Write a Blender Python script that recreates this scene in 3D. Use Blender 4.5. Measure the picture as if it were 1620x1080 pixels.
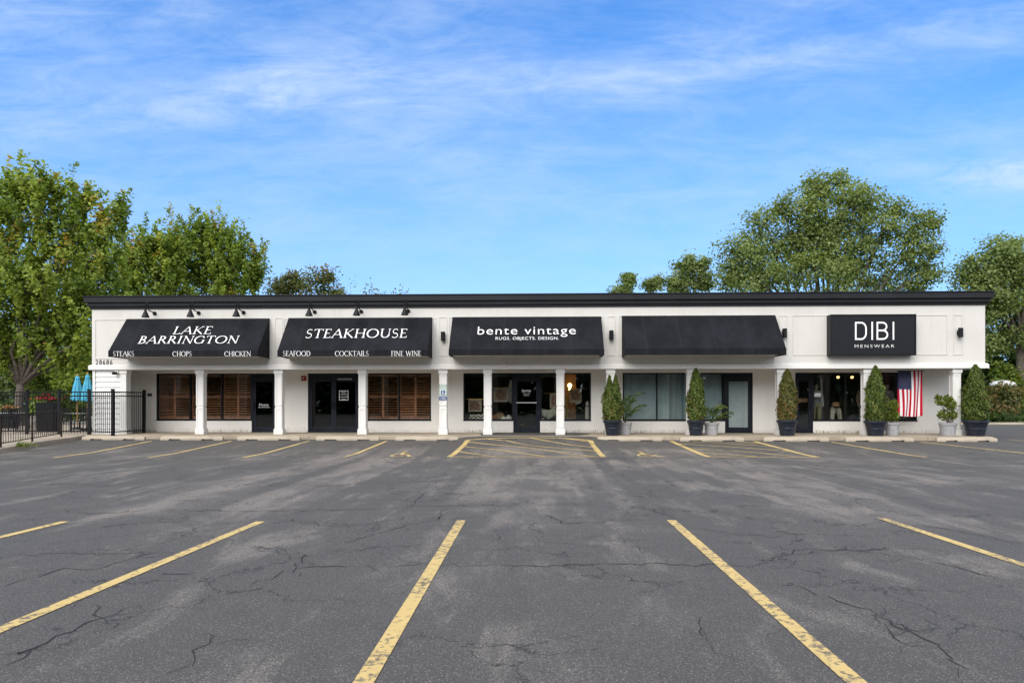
import bpy, math, random
import numpy as np
from mathutils import Vector, Matrix

for o in list(bpy.data.objects): bpy.data.objects.remove(o, do_unlink=True)
S = bpy.context.scene; COL = S.collection
R = math.radians
# ------------------------------------------------------------------ camera
FP, HZ, CH, TH = 1080.0, 637.0, 1.55, R(2.04)        # focal length and horizon of the photograph in its own pixels
cam = bpy.data.cameras.new('camera'); cam.lens = 24; cam.sensor_width = 36
cam.shift_y = 97 / 1620; cam.clip_start = .1; cam.clip_end = 5000
co = bpy.data.objects.new('camera', cam); COL.objects.link(co)
co.location = (0, 0, CH); co.rotation_euler = (R(90), 0, TH); S.camera = co
# ------------------------------------------------------------------ look
S.view_settings.view_transform = 'Standard'; S.view_settings.look = 'None'
S.view_settings.exposure = 0.6; S.view_settings.gamma = 1
S.cycles.max_bounces = 6; S.cycles.transparent_max_bounces = 12
try: S.cycles.use_denoising = True
except Exception: pass
# ------------------------------------------------------------------ sun
SUN_EL, SUN_AZ = 40, 200                                # degrees; azimuth from +Y (north) clockwise: behind the camera, to the left
sl = bpy.data.lights.new('sun', 'SUN'); sl.energy = 2.5; sl.angle = R(55); sl.color = (1, .94, .85)
so = bpy.data.objects.new('sun', sl); COL.objects.link(so)
sd = Vector((math.sin(R(SUN_AZ)) * math.cos(R(SUN_EL)), math.cos(R(SUN_AZ)) * math.cos(R(SUN_EL)), math.sin(R(SUN_EL))))
so.rotation_euler = sd.to_track_quat('Z', 'Y').to_euler(); so.location = (0, -10, 30)

# ------------------------------------------------------------------ node helper
class NT:
    def __init__(s, tree): s.t = tree
    def n(s, typ, **kw):
        nd = s.t.nodes.new(typ)
        for k, v in kw.items(): setattr(nd, k, v)
        return nd
    def put(s, sock, v):
        if isinstance(v, bpy.types.NodeSocket): s.t.links.new(v, sock)
        elif v is not None:
            if hasattr(sock.default_value, '__len__') and not hasattr(v, '__len__'): v = (v,) * len(sock.default_value)
            if hasattr(v, '__len__') and len(sock.default_value) == 4 and len(v) == 3: v = (*v, 1)
            sock.default_value = v
    def m(s, op, a, b=None, c=None, clamp=False):
        nd = s.n('ShaderNodeMath', operation=op, use_clamp=clamp)
        for i, v in enumerate((a, b, c)):
            if v is not None: s.put(nd.inputs[i], v)
        return nd.outputs[0]
    def sstep(s, v, a, b):
        nd = s.n('ShaderNodeMapRange', interpolation_type='SMOOTHSTEP'); s.put(nd.inputs[0], v)
        nd.inputs[1].default_value = a; nd.inputs[2].default_value = b
        return nd.outputs[0]
    def mix(s, f, a, b, typ='MIX'):
        nd = s.n('ShaderNodeMixRGB', blend_type=typ); s.put(nd.inputs[0], f); s.put(nd.inputs[1], a); s.put(nd.inputs[2], b)
        return nd.outputs[0]
    def noise(s, vec, scale, detail=4, rough=.55, dist=0):
        nd = s.n('ShaderNodeTexNoise'); s.put(nd.inputs['Vector'], vec)
        nd.inputs['Scale'].default_value = scale; nd.inputs['Detail'].default_value = detail
        nd.inputs['Roughness'].default_value = rough; nd.inputs['Distortion'].default_value = dist
        return nd.outputs['Fac']
    def vmap(s, vec, scale=(1, 1, 1), rot=(0, 0, 0), loc=(0, 0, 0)):
        nd = s.n('ShaderNodeMapping'); s.put(nd.inputs[0], vec)
        nd.inputs['Scale'].default_value = scale; nd.inputs['Rotation'].default_value = rot; nd.inputs['Location'].default_value = loc
        return nd.outputs[0]
    def xyz(s, vec):
        nd = s.n('ShaderNodeSeparateXYZ'); s.put(nd.inputs[0], vec); return nd.outputs
    def comb(s, x, y, z):
        nd = s.n('ShaderNodeCombineXYZ')
        for i, v in enumerate((x, y, z)): s.put(nd.inputs[i], v)
        return nd.outputs[0]
    def ramp(s, f, stops):
        nd = s.n('ShaderNodeValToRGB'); s.put(nd.inputs[0], f); e = nd.color_ramp.elements
        while len(e) < len(stops): e.new(.5)
        for k, (p, c) in enumerate(stops): e[k].position = p; e[k].color = (*c, 1)
        return nd.outputs[0]
    def bump(s, h, strength=.3, dist=.02):
        nd = s.n('ShaderNodeBump'); s.put(nd.inputs['Height'], h); nd.inputs['Strength'].default_value = strength; nd.inputs['Distance'].default_value = dist
        return nd.outputs[0]

# ------------------------------------------------------------------ sky
W = bpy.data.worlds.new('World'); S.world = W; W.use_nodes = True
t = W.node_tree; t.nodes.clear(); N = NT(t)
d = N.n('ShaderNodeTexCoord').outputs['Generated']
x, y, z = N.xyz(d)
sky = N.n('ShaderNodeTexSky', sky_type='NISHITA', sun_disc=False, sun_elevation=R(SUN_EL), sun_rotation=R(SUN_AZ), air_density=1.0, dust_density=.25, ozone_density=3.0)
zz = N.m('ADD', N.m('MULTIPLY', N.m('MAXIMUM', z, 0), .95), .10)
N.put(sky.inputs['Vector'], N.comb(x, y, zz))
hs = N.n('ShaderNodeHueSaturation'); hs.inputs['Saturation'].default_value = 1.28; hs.inputs['Value'].default_value = 1.5
N.put(hs.inputs['Color'], sky.outputs[0])
blue = N.mix(1.0, hs.outputs[0], (.36, 1.14, 1.5), 'MULTIPLY')
ay = N.m('MAXIMUM', N.m('ABSOLUTE', y), .12)
u = N.m('DIVIDE', x, ay); v = N.m('DIVIDE', z, ay)
def band(u0, v0, u1, v1, wd, amp):                       # a soft streak of cirrus along a line in the sky
    L = math.hypot(u1 - u0, v1 - v0); cx, sx = (u1 - u0) / L, (v1 - v0) / L
    du, dv = N.m('SUBTRACT', u, u0), N.m('SUBTRACT', v, v0)
    al = N.m('ADD', N.m('MULTIPLY', du, cx), N.m('MULTIPLY', dv, sx))
    ac = N.m('SUBTRACT', N.m('MULTIPLY', dv, cx), N.m('MULTIPLY', du, sx))
    g = N.m('EXPONENT', N.m('MULTIPLY', N.m('POWER', N.m('DIVIDE', ac, wd), 2), -1))
    e = N.m('MULTIPLY', N.sstep(al, -.15, .12), N.m('SUBTRACT', 1, N.sstep(al, L - .12, L + .15)))
    return N.m('MULTIPLY', N.m('MULTIPLY', g, e), amp)
acc = None
for b in ((-.95, .40, -.05, .50, .055, .72), (-.55, .44, 0.05, .475, .03, .62), (-.45, .46, -.05, .66, .06, .55), (.05, .46, .80, .55, .035, .85), (.20, .52, .45, .60, .05, .5),
          (-.95, .55, -.45, .62, .08, .75), (-.7, .34, -.1, .40, .03, .35), (-.22, .36, .20, .42, .07, .45), (.35, .345, .80, .40, .02, .45),
          (-.8, .25, .5, .31, .06, .32), (.66, .325, .80, .335, .022, 1.1), (.50, .33, .55, .335, .012, .6)):
    k = band(*b); acc = k if acc is None else N.m('ADD', acc, k)
uv = N.comb(u, v, 0)
n1 = N.noise(N.vmap(uv, (2.6, 12, 1), (0, 0, R(-9))), 1.6, 9, .68, .6)
n2 = N.noise(N.vmap(uv, (6, 16, 1), (0, 0, R(-28))), 1.5, 6, .65, .8)
nn = N.m('ADD', N.m('MULTIPLY', n1, .65), N.m('MULTIPLY', n2, .35))
cl = N.m('ADD', N.m('MULTIPLY', acc, N.sstep(nn, .18, .82)), N.m('MULTIPLY', N.sstep(nn, .32, .75), .42))
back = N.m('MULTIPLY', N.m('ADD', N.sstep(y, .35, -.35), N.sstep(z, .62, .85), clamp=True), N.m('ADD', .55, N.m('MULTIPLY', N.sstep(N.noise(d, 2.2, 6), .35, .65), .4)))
puff = band(.62, .322, .80, .335, .026, 1.0); puff = N.m('MULTIPLY', puff, N.sstep(n2, .33, .60))
cl = N.m('ADD', cl, puff)
front = N.m('MULTIPLY', cl, .58, clamp=True)
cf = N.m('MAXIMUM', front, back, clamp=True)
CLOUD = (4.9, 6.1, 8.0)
lit = N.mix(back, CLOUD, (14.2, 13.9, 13.2))               # unseen white cloud overhead and behind the camera, added to neutralise the light
veil = N.m('MULTIPLY', N.m('EXPONENT', N.m('MULTIPLY', N.m('MAXIMUM', v, 0), -3.6)), .95)
blue = N.mix(veil, blue, (4.9, 6.3, 7.6))
bg = N.n('ShaderNodeBackground'); bg.inputs['Strength'].default_value = .09
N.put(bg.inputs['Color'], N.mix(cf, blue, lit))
t.links.new(bg.outputs[0], N.n('ShaderNodeOutputWorld').inputs[0])

# ------------------------------------------------------------------ photograph pixel -> place
sT, cT = math.sin(TH), math.cos(TH)
def ray(px, py):
    a, b = (px - 810) / FP, (HZ - py) / FP
    return Vector((-sT + cT * a, cT + sT * a, b))
CAMP = Vector((0, 0, CH))
def P(px, py, Y): r = ray(px, py); return CAMP + r * (Y / r.y)
def PX(px, Y): return P(px, HZ, Y).x
def PZ(py, Y, px=810): return P(px, py, Y).z
def RP(px, py, pt, nrm):
    r = ray(px, py); return CAMP + r * ((pt - CAMP).dot(nrm) / r.dot(nrm))

# ------------------------------------------------------------------ mesh helpers
def mesh_arrays(name, verts, faces_flat, sizes):
    me = bpy.data.meshes.new(name); nv = len(verts)
    me.vertices.add(nv); me.vertices.foreach_set('co', np.asarray(verts, np.float32).ravel())
    me.loops.add(len(faces_flat)); me.loops.foreach_set('vertex_index', np.asarray(faces_flat, np.int32))
    me.polygons.add(len(sizes)); st = np.concatenate(([0], np.cumsum(sizes)[:-1])).astype(np.int32)
    me.polygons.foreach_set('loop_start', st)
    me.update(calc_edges=True); me.validate()
    return me
LOC = {}
class MB:
    def __init__(s): s.v = []; s.f = []; s.mi = []; s.cur = 0
    def face(s, pts):
        b = len(s.v); s.v += [tuple(p) for p in pts]; s.f.append(tuple(range(b, b + len(pts)))); s.mi.append(s.cur); return s
    def box(s, x0, x1, y0, y1, z0, z1):
        b = len(s.v); x0, x1 = min(x0, x1), max(x0, x1); y0, y1 = min(y0, y1), max(y0, y1); z0, z1 = min(z0, z1), max(z0, z1)
        s.v += [(x0, y0, z0), (x1, y0, z0), (x1, y1, z0), (x0, y1, z0), (x0, y0, z1), (x1, y0, z1), (x1, y1, z1), (x0, y1, z1)]
        for q in ((0, 3, 2, 1), (4, 5, 6, 7), (0, 1, 5, 4), (1, 2, 6, 5), (2, 3, 7, 6), (3, 0, 4, 7)): s.f.append(tuple(b + i for i in q)); s.mi.append(s.cur)
        return s
    def frustum(s, c0, w0, d0, c1, w1, d1):
        b = len(s.v)
        for c, w, dd in ((c0, w0, d0), (c1, w1, d1)):
            for sx, sy in ((-1, -1), (1, -1), (1, 1), (-1, 1)): s.v.append((c[0] + sx * w / 2, c[1] + sy * dd / 2, c[2]))
        for q in ((0, 3, 2, 1), (4, 5, 6, 7), (0, 1, 5, 4), (1, 2, 6, 5), (2, 3, 7, 6), (3, 0, 4, 7)): s.f.append(tuple(b + i for i in q)); s.mi.append(s.cur)
        return s
    def tube(s, pts, rad, n=6, cap=True):
        pts = [Vector(p) for p in pts]; b = len(s.v); m = len(pts)
        if not hasattr(rad, '__len__'): rad = [rad] * m
        up = None
        for i in range(m):
            tg = (pts[min(i + 1, m - 1)] - pts[max(i - 1, 0)]).normalized()
            if up is None:
                up = Vector((1, 0, 0)) if abs(tg.x) < .8 else Vector((0, 1, 0))
            up = (up - tg * up.dot(tg)).normalized(); w = tg.cross(up)
            for k in range(n):
                a = 2 * math.pi * k / n + .3; s.v.append(tuple(pts[i] + (up * math.cos(a) + w * math.sin(a)) * rad[i]))
        for i in range(m - 1):
            for k in range(n):
                s.f.append((b + i * n + k, b + i * n + (k + 1) % n, b + (i + 1) * n + (k + 1) % n, b + (i + 1) * n + k)); s.mi.append(s.cur)
        if cap:
            s.f.append(tuple(b + k for k in range(n))[::-1]); s.f.append(tuple(b + (m - 1) * n + k for k in range(n))); s.mi += [s.cur] * 2
        return s
    def lathe(s, c, prof, n=20):
        b = len(s.v); m = len(prof)
        for r, zz in prof:
            for k in range(n): a = 2 * math.pi * k / n; s.v.append((c[0] + r * math.cos(a), c[1] + r * math.sin(a), c[2] + zz))
        for i in range(m - 1):
            for k in range(n): s.f.append((b + i * n + k, b + i * n + (k + 1) % n, b + (i + 1) * n + (k + 1) % n, b + (i + 1) * n + k)); s.mi.append(s.cur)
        s.f.append(tuple(b + k for k in range(n))[::-1]); s.f.append(tuple(b + (m - 1) * n + k for k in range(n))); s.mi += [s.cur] * 2
        return s
    def build(s, name, mat, parent=None, smooth=False, bevel=0):
        off = LOC.get(parent, Vector((0, 0, 0)))
        me = bpy.data.meshes.new(name); me.from_pydata([(a - off.x, b - off.y, c - off.z) for a, b, c in s.v], [], s.f)
        for mm in (mat if isinstance(mat, (list, tuple)) else [mat]): me.materials.append(mm)
        if any(s.mi): me.polygons.foreach_set('material_index', s.mi)
        if smooth: me.polygons.foreach_set('use_smooth', [True] * len(me.polygons))
        me.update(); o = bpy.data.objects.new(name, me); COL.objects.link(o)
        if parent: o.parent = parent; LOC[o] = off
        else: LOC[o] = Vector((0, 0, 0))
        if bevel:
            bv = o.modifiers.new('bevel', 'BEVEL'); bv.width = bevel; bv.segments = 2; bv.limit_method = 'ANGLE'
        return o
def tag(o, label, cat, group=None):
    o['label'] = label; o['category'] = cat
    if group: o['group'] = group
    return o
def thing(name, label, cat, loc, group=None):
    o = bpy.data.objects.new(name, None); o.empty_display_size = .2; COL.objects.link(o); o.location = loc; LOC[o] = Vector(loc)
    return tag(o, label, cat, group)
def struct(o, kind='structure'): o['kind'] = kind; return o
def dup(o, loc=None, label=None, parent=None):
    c = o.copy(); COL.objects.link(c)
    if parent: c.parent = parent
    if loc is not None: c.location = loc
    if label: c['label'] = label
    for ch in list(o.children): dup(ch, None, None, c)
    return c
def plain_mesh(o, me, name, mat, parent=None): pass

# ------------------------------------------------------------------ materials
def mat(name, col, rough=.6, metal=0, var=0, vscale=3, bump=0, bscale=40, spec=.5, emit=None, estr=0):
    m = bpy.data.materials.new(name); m.use_nodes = True; T = NT(m.node_tree); p = m.node_tree.nodes['Principled BSDF']
    p.inputs['Roughness'].default_value = rough; p.inputs['Metallic'].default_value = metal; p.inputs['Specular IOR Level'].default_value = spec
    obj = T.n('ShaderNodeTexCoord').outputs['Object']
    if var:
        f = T.noise(obj, vscale, 6, .6)
        T.put(p.inputs['Base Color'], T.mix(T.sstep(f, .3, .72), tuple(c * (1 - var) for c in col), tuple(min(c * (1 + var * .6), .95) for c in col)))
    else: T.put(p.inputs['Base Color'], col)
    if bump: T.put(p.inputs['Normal'], T.bump(T.noise(obj, bscale, 4, .6), bump, .01))
    if emit: T.put(p.inputs['Emission Color'], emit); p.inputs['Emission Strength'].default_value = estr
    return m
def painted_wall(name, col, brick, dirt):
    m = bpy.data.materials.new(name); m.use_nodes = True; T = NT(m.node_tree); p = m.node_tree.nodes['Principled BSDF']
    p.inputs['Roughness'].default_value = .7
    obj = T.n('ShaderNodeTexCoord').outputs['Object']; X, Y, Z = T.xyz(obj)
    vv = T.comb(T.m('ADD', X, Y), Z, 0)
    big = T.noise(obj, .7, 7, .62); st = T.noise(T.comb(T.m('MULTIPLY', X, 5), 0, T.m('MULTIPLY', Z, .5)), 1, 6, .6)
    fine = T.noise(obj, 9, 6, .65)
    dk = T.m('ADD', T.m('MULTIPLY', T.sstep(big, .4, .75), .5), T.m('ADD', T.m('MULTIPLY', T.sstep(st, .5, .8), .5), T.m('MULTIPLY', T.sstep(fine, .5, .8), .3)))
    c = T.mix(T.m('MULTIPLY', dk, dirt), col, (col[0] * .70, col[1] * .66, col[2] * .58))
    h = T.noise(obj, 30, 5, .65)
    if brick:
        bt = T.n('ShaderNodeTexBrick'); T.put(bt.inputs['Vector'], vv); bt.inputs['Scale'].default_value = 1
        bt.inputs['Brick Width'].default_value = .21; bt.inputs['Row Height'].default_value = .072; bt.inputs['Mortar Size'].default_value = .006; bt.inputs['Mortar Smooth'].default_value = .4
        c = T.mix(T.m('MULTIPLY', bt.outputs['Fac'], .14), c, tuple(k * .75 for k in col))
        h = T.m('SUBTRACT', T.m('MULTIPLY', h, .5), T.m('MULTIPLY', bt.outputs['Fac'], .6))
        base = T.sstep(T.m('ADD', Z, T.m('MULTIPLY', T.noise(obj, 5, 5), .35)), .75, .46)       # splash stains along the foot of the wall
        c = T.mix(T.m('MULTIPLY', base, .45), c, (.42, .35, .25))
        chip = T.m('MULTIPLY', T.sstep(T.noise(obj, 11, 3), .66, .70), T.sstep(Z, .62, .45))
        c = T.mix(T.m('MULTIPLY', chip, .6), c, (.16, .12, .09))
    if not brick: c = T.mix(T.m('MULTIPLY', T.sstep(T.m('ADD', Z, T.m('MULTIPLY', T.noise(obj, 7, 5), .3)), .66, .46), .30), c, (.40, .33, .24))
    T.put(p.inputs['Base Color'], c); T.put(p.inputs['Normal'], T.bump(h, .35, .006))
    return m
WHITE = painted_wall('white_painted_stucco', (.565, .55, .527), False, .52)
BRICK = painted_wall('white_painted_brick', (.80, .78, .745), True, .36)
TRIM = painted_wall('white_trim_paint', (.69, .68, .665), False, .34)
SIDING = mat('white_siding', (.66, .66, .655), .5, var=.05, vscale=3)
def black_metal(name, col=(.012, .013, .016), rough=.38):
    return mat(name, col, rough, 0, var=.25, vscale=2, spec=.16)
CORN = bpy.data.materials.new('black_cornice_metal'); CORN.use_nodes = True
T = NT(CORN.node_tree); p = CORN.node_tree.nodes['Principled BSDF']; obj = T.n('ShaderNodeTexCoord').outputs['Object']
scr = T.sstep(T.noise(T.vmap(obj, (.6, 5, 14)), 2.2, 7, .7), .66, .76)
T.put(p.inputs['Base Color'], T.mix(T.m('MULTIPLY', scr, .35), T.mix(T.noise(obj, 1.2, 5), (.010, .011, .014), (.024, .025, .03)), (.22, .19, .17)))
p.inputs['Roughness'].default_value = .42; p.inputs['Specular IOR Level'].default_value = .16
FRAME = black_metal('black_window_frame', (.012, .013, .017), .35)
DOORF = black_metal('black_door_frame', (.018, .021, .030), .32)
BLK = black_metal('black_powder_coat', (.010, .011, .013), .4)
FENCE = black_metal('black_fence_paint', (.009, .010, .012), .45)
RAIL = black_metal('dark_brown_rail', (.025, .017, .014), .5)
def fabric(name, col):
    m = bpy.data.materials.new(name); m.use_nodes = True; T = NT(m.node_tree); p = m.node_tree.nodes['Principled BSDF']
    obj = T.n('ShaderNodeTexCoord').outputs['Object']
    X, Y, Z = T.xyz(obj)
    seam = T.m('LESS_THAN', T.m('ABSOLUTE', T.m('SUBTRACT', T.m('FRACT', T.m('DIVIDE', T.m('ADD', X, .21), 1.22)), .5)), .006)
    f = T.noise(T.vmap(obj, (1.4, 1.4, .5)), 1.3, 6, .6)
    c = T.mix(T.sstep(f, .35, .72), col, tuple(k * 2.0 for k in col))
    c = T.mix(T.m('MULTIPLY', seam, .22), c, (.06, .062, .07))
    T.put(p.inputs['Base Color'], c); p.inputs['Roughness'].default_value = .75; p.inputs['Specular IOR Level'].default_value = .14
    T.put(p.inputs['Normal'], T.bump(T.m('ADD', T.noise(T.vmap(obj, (1, 1, .35)), 2.0, 3), T.m('MULTIPLY', T.noise(obj, 300, 2), .05)), .5, .05))
    return m
AWN = fabric('black_awning_canvas', (.0060, .0066, .0088))
LETTER = mat('white_lettering', (.82, .82, .82), .5)
SIGNF = mat('sign_face_black', (.011, .012, .016), .45, var=.1, spec=.2)
def glass(name, tint, refl):
    m = bpy.data.materials.new(name); m.use_nodes = True; t = m.node_tree; t.nodes.clear(); T = NT(t)
    tr = T.n('ShaderNodeBsdfTransparent'); tr.inputs[0].default_value = (*tint, 1)
    gl = T.n('ShaderNodeBsdfGlossy'); gl.inputs['Roughness'].default_value = .005; gl.inputs[0].default_value = (.95, .98, 1, 1)
    lw = T.n('ShaderNodeFresnel'); lw.inputs[0].default_value = 1.5
    obj = T.n('ShaderNodeTexCoord').outputs['Object']
    T.put(gl.inputs['Normal'], T.bump(T.noise(obj, 1.1, 2), .03, .05))
    mx = T.n('ShaderNodeMixShader'); T.put(mx.inputs[0], T.m('MULTIPLY', lw.outputs[0], refl, clamp=True))
    t.links.new(tr.outputs[0], mx.inputs[1]); t.links.new(gl.outputs[0], mx.inputs[2])
    t.links.new(mx.outputs[0], T.n('ShaderNodeOutputMaterial').inputs[0]); return m
GLASS = glass('clear_shop_glass', (.93, .95, .94), 1.25)
GLASSD = glass('tinted_door_glass', (.10, .11, .12), 1.5)
WOOD = mat('brown_shutter_wood', (.56, .235, .115), .5, var=.35, vscale=6)
WOODL = mat('pale_wood', (.42, .22, .12), .55, var=.25, vscale=8)
def concrete(name, col, bs=60):
    m = bpy.data.materials.new(name); m.use_nodes = True; T = NT(m.node_tree); p = m.node_tree.nodes['Principled BSDF']
    obj = T.n('ShaderNodeTexCoord').outputs['Object']; X, Y, Z = T.xyz(obj)
    a = T.noise(obj, 1.1, 7, .65); b = T.noise(obj, 14, 5, .7)
    c = T.mix(T.sstep(a, .35, .7), col, tuple(k * .68 for k in col)); c = T.mix(T.m('MULTIPLY', T.sstep(b, .5, .75), .5), c, tuple(k * .55 for k in col))
    j = T.m('LESS_THAN', T.m('ABSOLUTE', T.m('SUBTRACT', T.m('FRACT', T.m('DIVIDE', X, 1.83)), .5)), .005)
    if bs == 60: c = T.mix(T.m('MULTIPLY', j, .7), c, (.08, .065, .05))
    T.put(p.inputs['Base Color'], c); p.inputs['Roughness'].default_value = .9
    T.put(p.inputs['Normal'], T.bump(T.noise(obj, bs, 5, .7), .4, .008)); return m
WALK = concrete('sidewalk_concrete', (.36, .30, .225))
STOP = concrete('wheel_stop_concrete', (.40, .345, .27), 50)
LOTKERB = concrete('kerb_concrete', (.40, .35, .28), 45)

def asphalt():
    m = bpy.data.materials.new('worn_asphalt'); m.use_nodes = True; T = NT(m.node_tree); p = m.node_tree.nodes['Principled BSDF']
    obj = T.n('ShaderNodeTexCoord').outputs['Object']; X, Y, Z = T.xyz(obj)
    big = T.noise(obj, .33, 8, .62, .4)
    mid = T.noise(T.vmap(obj, (1.5, .45, 1)), 1.0, 8, .66, .5)
    lane = T.noise(T.comb(T.m('MULTIPLY', X, .9), T.m('MULTIPLY', Y, .03), 3.3), 1, 2, .4)
    lane2 = T.noise(T.comb(T.m('MULTIPLY', X, 2.3), T.m('MULTIPLY', Y, .05), 8.3), 1, 3, .5)
    far = T.sstep(T.m('ADD', Y, T.m('MULTIPLY', T.noise(obj, .25, 3), 3)), 9, 14)
    stripes = T.m('MULTIPLY', T.m('ADD', T.m('MULTIPLY', T.sstep(lane, .46, .54), .7), T.m('MULTIPLY', T.sstep(lane2, .48, .58), .3)), far)
    w = T.m('ADD', T.m('MULTIPLY', T.sstep(big, .42, .66), .36), T.m('ADD', T.m('MULTIPLY', T.sstep(mid, .46, .68), .50), T.m('MULTIPLY', stripes, T.m('ADD', .22, T.m('MULTIPLY', T.m('SUBTRACT', 1, T.sstep(T.m('ABSOLUTE', X), 5, 8)), .24)))), clamp=True)
    fresh = T.sstep(T.m('ADD', Y, T.m('MULTIPLY', T.noise(obj, .4, 4), 1.6)), 21.6, 23.4)    # newer black patch along the sidewalk
    w = T.m('MULTIPLY', w, T.m('SUBTRACT', 1, T.m('MULTIPLY', fresh, .6)))
    fine = T.noise(obj, 26, 7, .8)
    w = T.m('MULTIPLY', T.sstep(T.m('ADD', w, T.m('MULTIPLY', T.m('SUBTRACT', fine, .5), 1.5)), .12, .95), .95)
    c = T.mix(w, T.mix(T.noise(obj, 3.5, 6, .65), (.060, .0565, .0525), (.089, .0838, .0778)), (.180, .159, .138))
    sp = T.n('ShaderNodeTexVoronoi'); T.put(sp.inputs['Vector'], obj); sp.inputs['Scale'].default_value = 80
    rnd = T.n('ShaderNodeTexWhiteNoise'); T.put(rnd.inputs['Vector'], sp.outputs['Position'])
    dots = T.m('MULTIPLY', T.m('LESS_THAN', sp.outputs['Distance'], .36), T.m('GREATER_THAN', rnd.outputs[0], .58))
    c = T.mix(T.m('MULTIPLY', dots, T.m('ADD', .30, T.m('MULTIPLY', w, .45)), clamp=True), c, (.43, .39, .35))
    c = T.mix(1.0, c, T.ramp(T.noise(obj, 55, 6, .85), [(.3, (.45, .45, .45)), (.7, (1.55, 1.53, 1.5))]), 'MULTIPLY')
    dkd = T.m('GREATER_THAN', T.noise(obj, 75, 3, .6), .57)
    c = T.mix(T.m('MULTIPLY', dkd, .6), c, (.026, .026, .029))
    spots = T.sstep(T.noise(obj, 1.7, 3, .5), .70, .78)
    c = T.mix(T.m('MULTIPLY', spots, .35), c, (.025, .024, .025))
    vz = T.n('ShaderNodeTexVoronoi', feature='DISTANCE_TO_EDGE')
    wob = T.n('ShaderNodeVectorMath', operation='ADD'); T.put(wob.inputs[0], obj)
    nz = T.n('ShaderNodeTexNoise'); T.put(nz.inputs['Vector'], obj); nz.inputs['Scale'].default_value = 2.2; nz.inputs['Detail'].default_value = 7; nz.inputs['Roughness'].default_value = .65
    T.put(wob.inputs[1], nz.outputs['Color']); T.put(vz.inputs['Vector'], wob.outputs[0]); vz.inputs['Scale'].default_value = .62
    hair = T.m('MULTIPLY', T.m('LESS_THAN', vz.outputs['Distance'], .0065), T.sstep(T.noise(obj, .45, 3), .44, .54))
    c = T.mix(T.m('MULTIPLY', hair, .8), c, (.018, .017, .016))
    T.put(p.inputs['Base Color'], c); p.inputs['Roughness'].default_value = .88; p.inputs['Specular IOR Level'].default_value = .35
    hgt = T.m('SUBTRACT', T.m('ADD', T.noise(obj, 70, 4, .7), T.m('MULTIPLY', dots, .5)), T.m('MULTIPLY', hair, 2))
    T.put(p.inputs['Normal'], T.bump(hgt, .55, .006)); return m
ASPH = asphalt()
CRACK = mat('open_crack', (.016, .015, .014), .95)
def paint_yellow():
    m = bpy.data.materials.new('worn_yellow_paint'); m.use_nodes = True; T = NT(m.node_tree); p = m.node_tree.nodes['Principled BSDF']
    obj = T.n('ShaderNodeTexCoord').outputs['Object']
    wear = T.sstep(T.m('ADD', T.noise(obj, 16, 7, .75), T.m('MULTIPLY', T.noise(obj, 1.4, 3), .35)), .69, .77)
    c = T.mix(T.noise(obj, 5, 5, .6), (.47, .335, .115), (.58, .42, .165))
    c = T.mix(T.m('MULTIPLY', wear, .85), c, (.09, .08, .07))
    T.put(p.inputs['Base Color'], c); p.inputs['Roughness'].default_value = .8
    T.put(p.inputs['Normal'], T.bump(T.noise(obj, 70, 4, .7), .4, .005)); return m
YEL = paint_yellow()
def ground_grass():
    m = bpy.data.materials.new('lawn'); m.use_nodes = True; T = NT(m.node_tree); p = m.node_tree.nodes['Principled BSDF']
    obj = T.n('ShaderNodeTexCoord').outputs['Object']
    c = T.mix(T.noise(obj, .8, 8, .7), (.035, .06, .014), (.11, .13, .04)); c = T.mix(T.sstep(T.noise(obj, 12, 5, .7), .4, .7), c, (.06, .09, .02))
    T.put(p.inputs['Base Color'], c); p.inputs['Roughness'].default_value = .95; return m
LAWN = ground_grass()
def leafmat(name, stops, trans=.48, rough=.5):
    m = bpy.data.materials.new(name); m.use_nodes = True; t = m.node_tree; T = NT(t); p = t.nodes['Principled BSDF']
    a = T.n('ShaderNodeAttribute', attribute_name='tint'); c = T.ramp(a.outputs['Fac'], stops)
    T.put(p.inputs['Base Color'], c); p.inputs['Roughness'].default_value = rough; p.inputs['Specular IOR Level'].default_value = .35
    tl = T.n('ShaderNodeBsdfTranslucent'); T.put(tl.inputs[0], T.mix(1.0, c, (1.15, 1.2, .6), 'MULTIPLY'))
    mx = T.n('ShaderNodeMixShader'); mx.inputs[0].default_value = trans
    t.links.new(p.outputs[0], mx.inputs[1]); t.links.new(tl.outputs[0], mx.inputs[2])
    t.links.new(mx.outputs[0], t.nodes['Material Output'].inputs[0]); return m
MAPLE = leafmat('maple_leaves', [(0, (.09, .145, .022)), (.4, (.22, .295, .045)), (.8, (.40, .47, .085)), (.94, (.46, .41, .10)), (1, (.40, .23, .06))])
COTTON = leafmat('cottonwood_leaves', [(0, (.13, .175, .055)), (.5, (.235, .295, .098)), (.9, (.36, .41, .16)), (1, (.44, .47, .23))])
SCRUB = leafmat('scrub_leaves', [(0, (.08, .10, .03)), (.5, (.15, .17, .05)), (.85, (.21, .19, .06)), (1, (.19, .09, .04))])
DARKL = leafmat('dark_leaves', [(0, (.030, .055, .014)), (.6, (.075, .12, .03)), (1, (.14, .20, .05))])
BRIGHTL = leafmat('bright_leaves', [(0, (.075, .12, .018)), (.6, (.16, .21, .03)), (1, (.26, .29, .05))])
RUST = leafmat('rusty_leaves', [(0, (.07, .10, .03)), (.45, (.16, .16, .06)), (.7, (.32, .17, .09)), (1, (.45, .24, .14))])
ARBOR = leafmat('arborvitae_sprays', [(0, (.022, .042, .008)), (.4, (.075, .115, .016)), (.68, (.13, .165, .028)), (.84, (.12, .10, .03)), (1, (.17, .08, .03))], .15)
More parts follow.
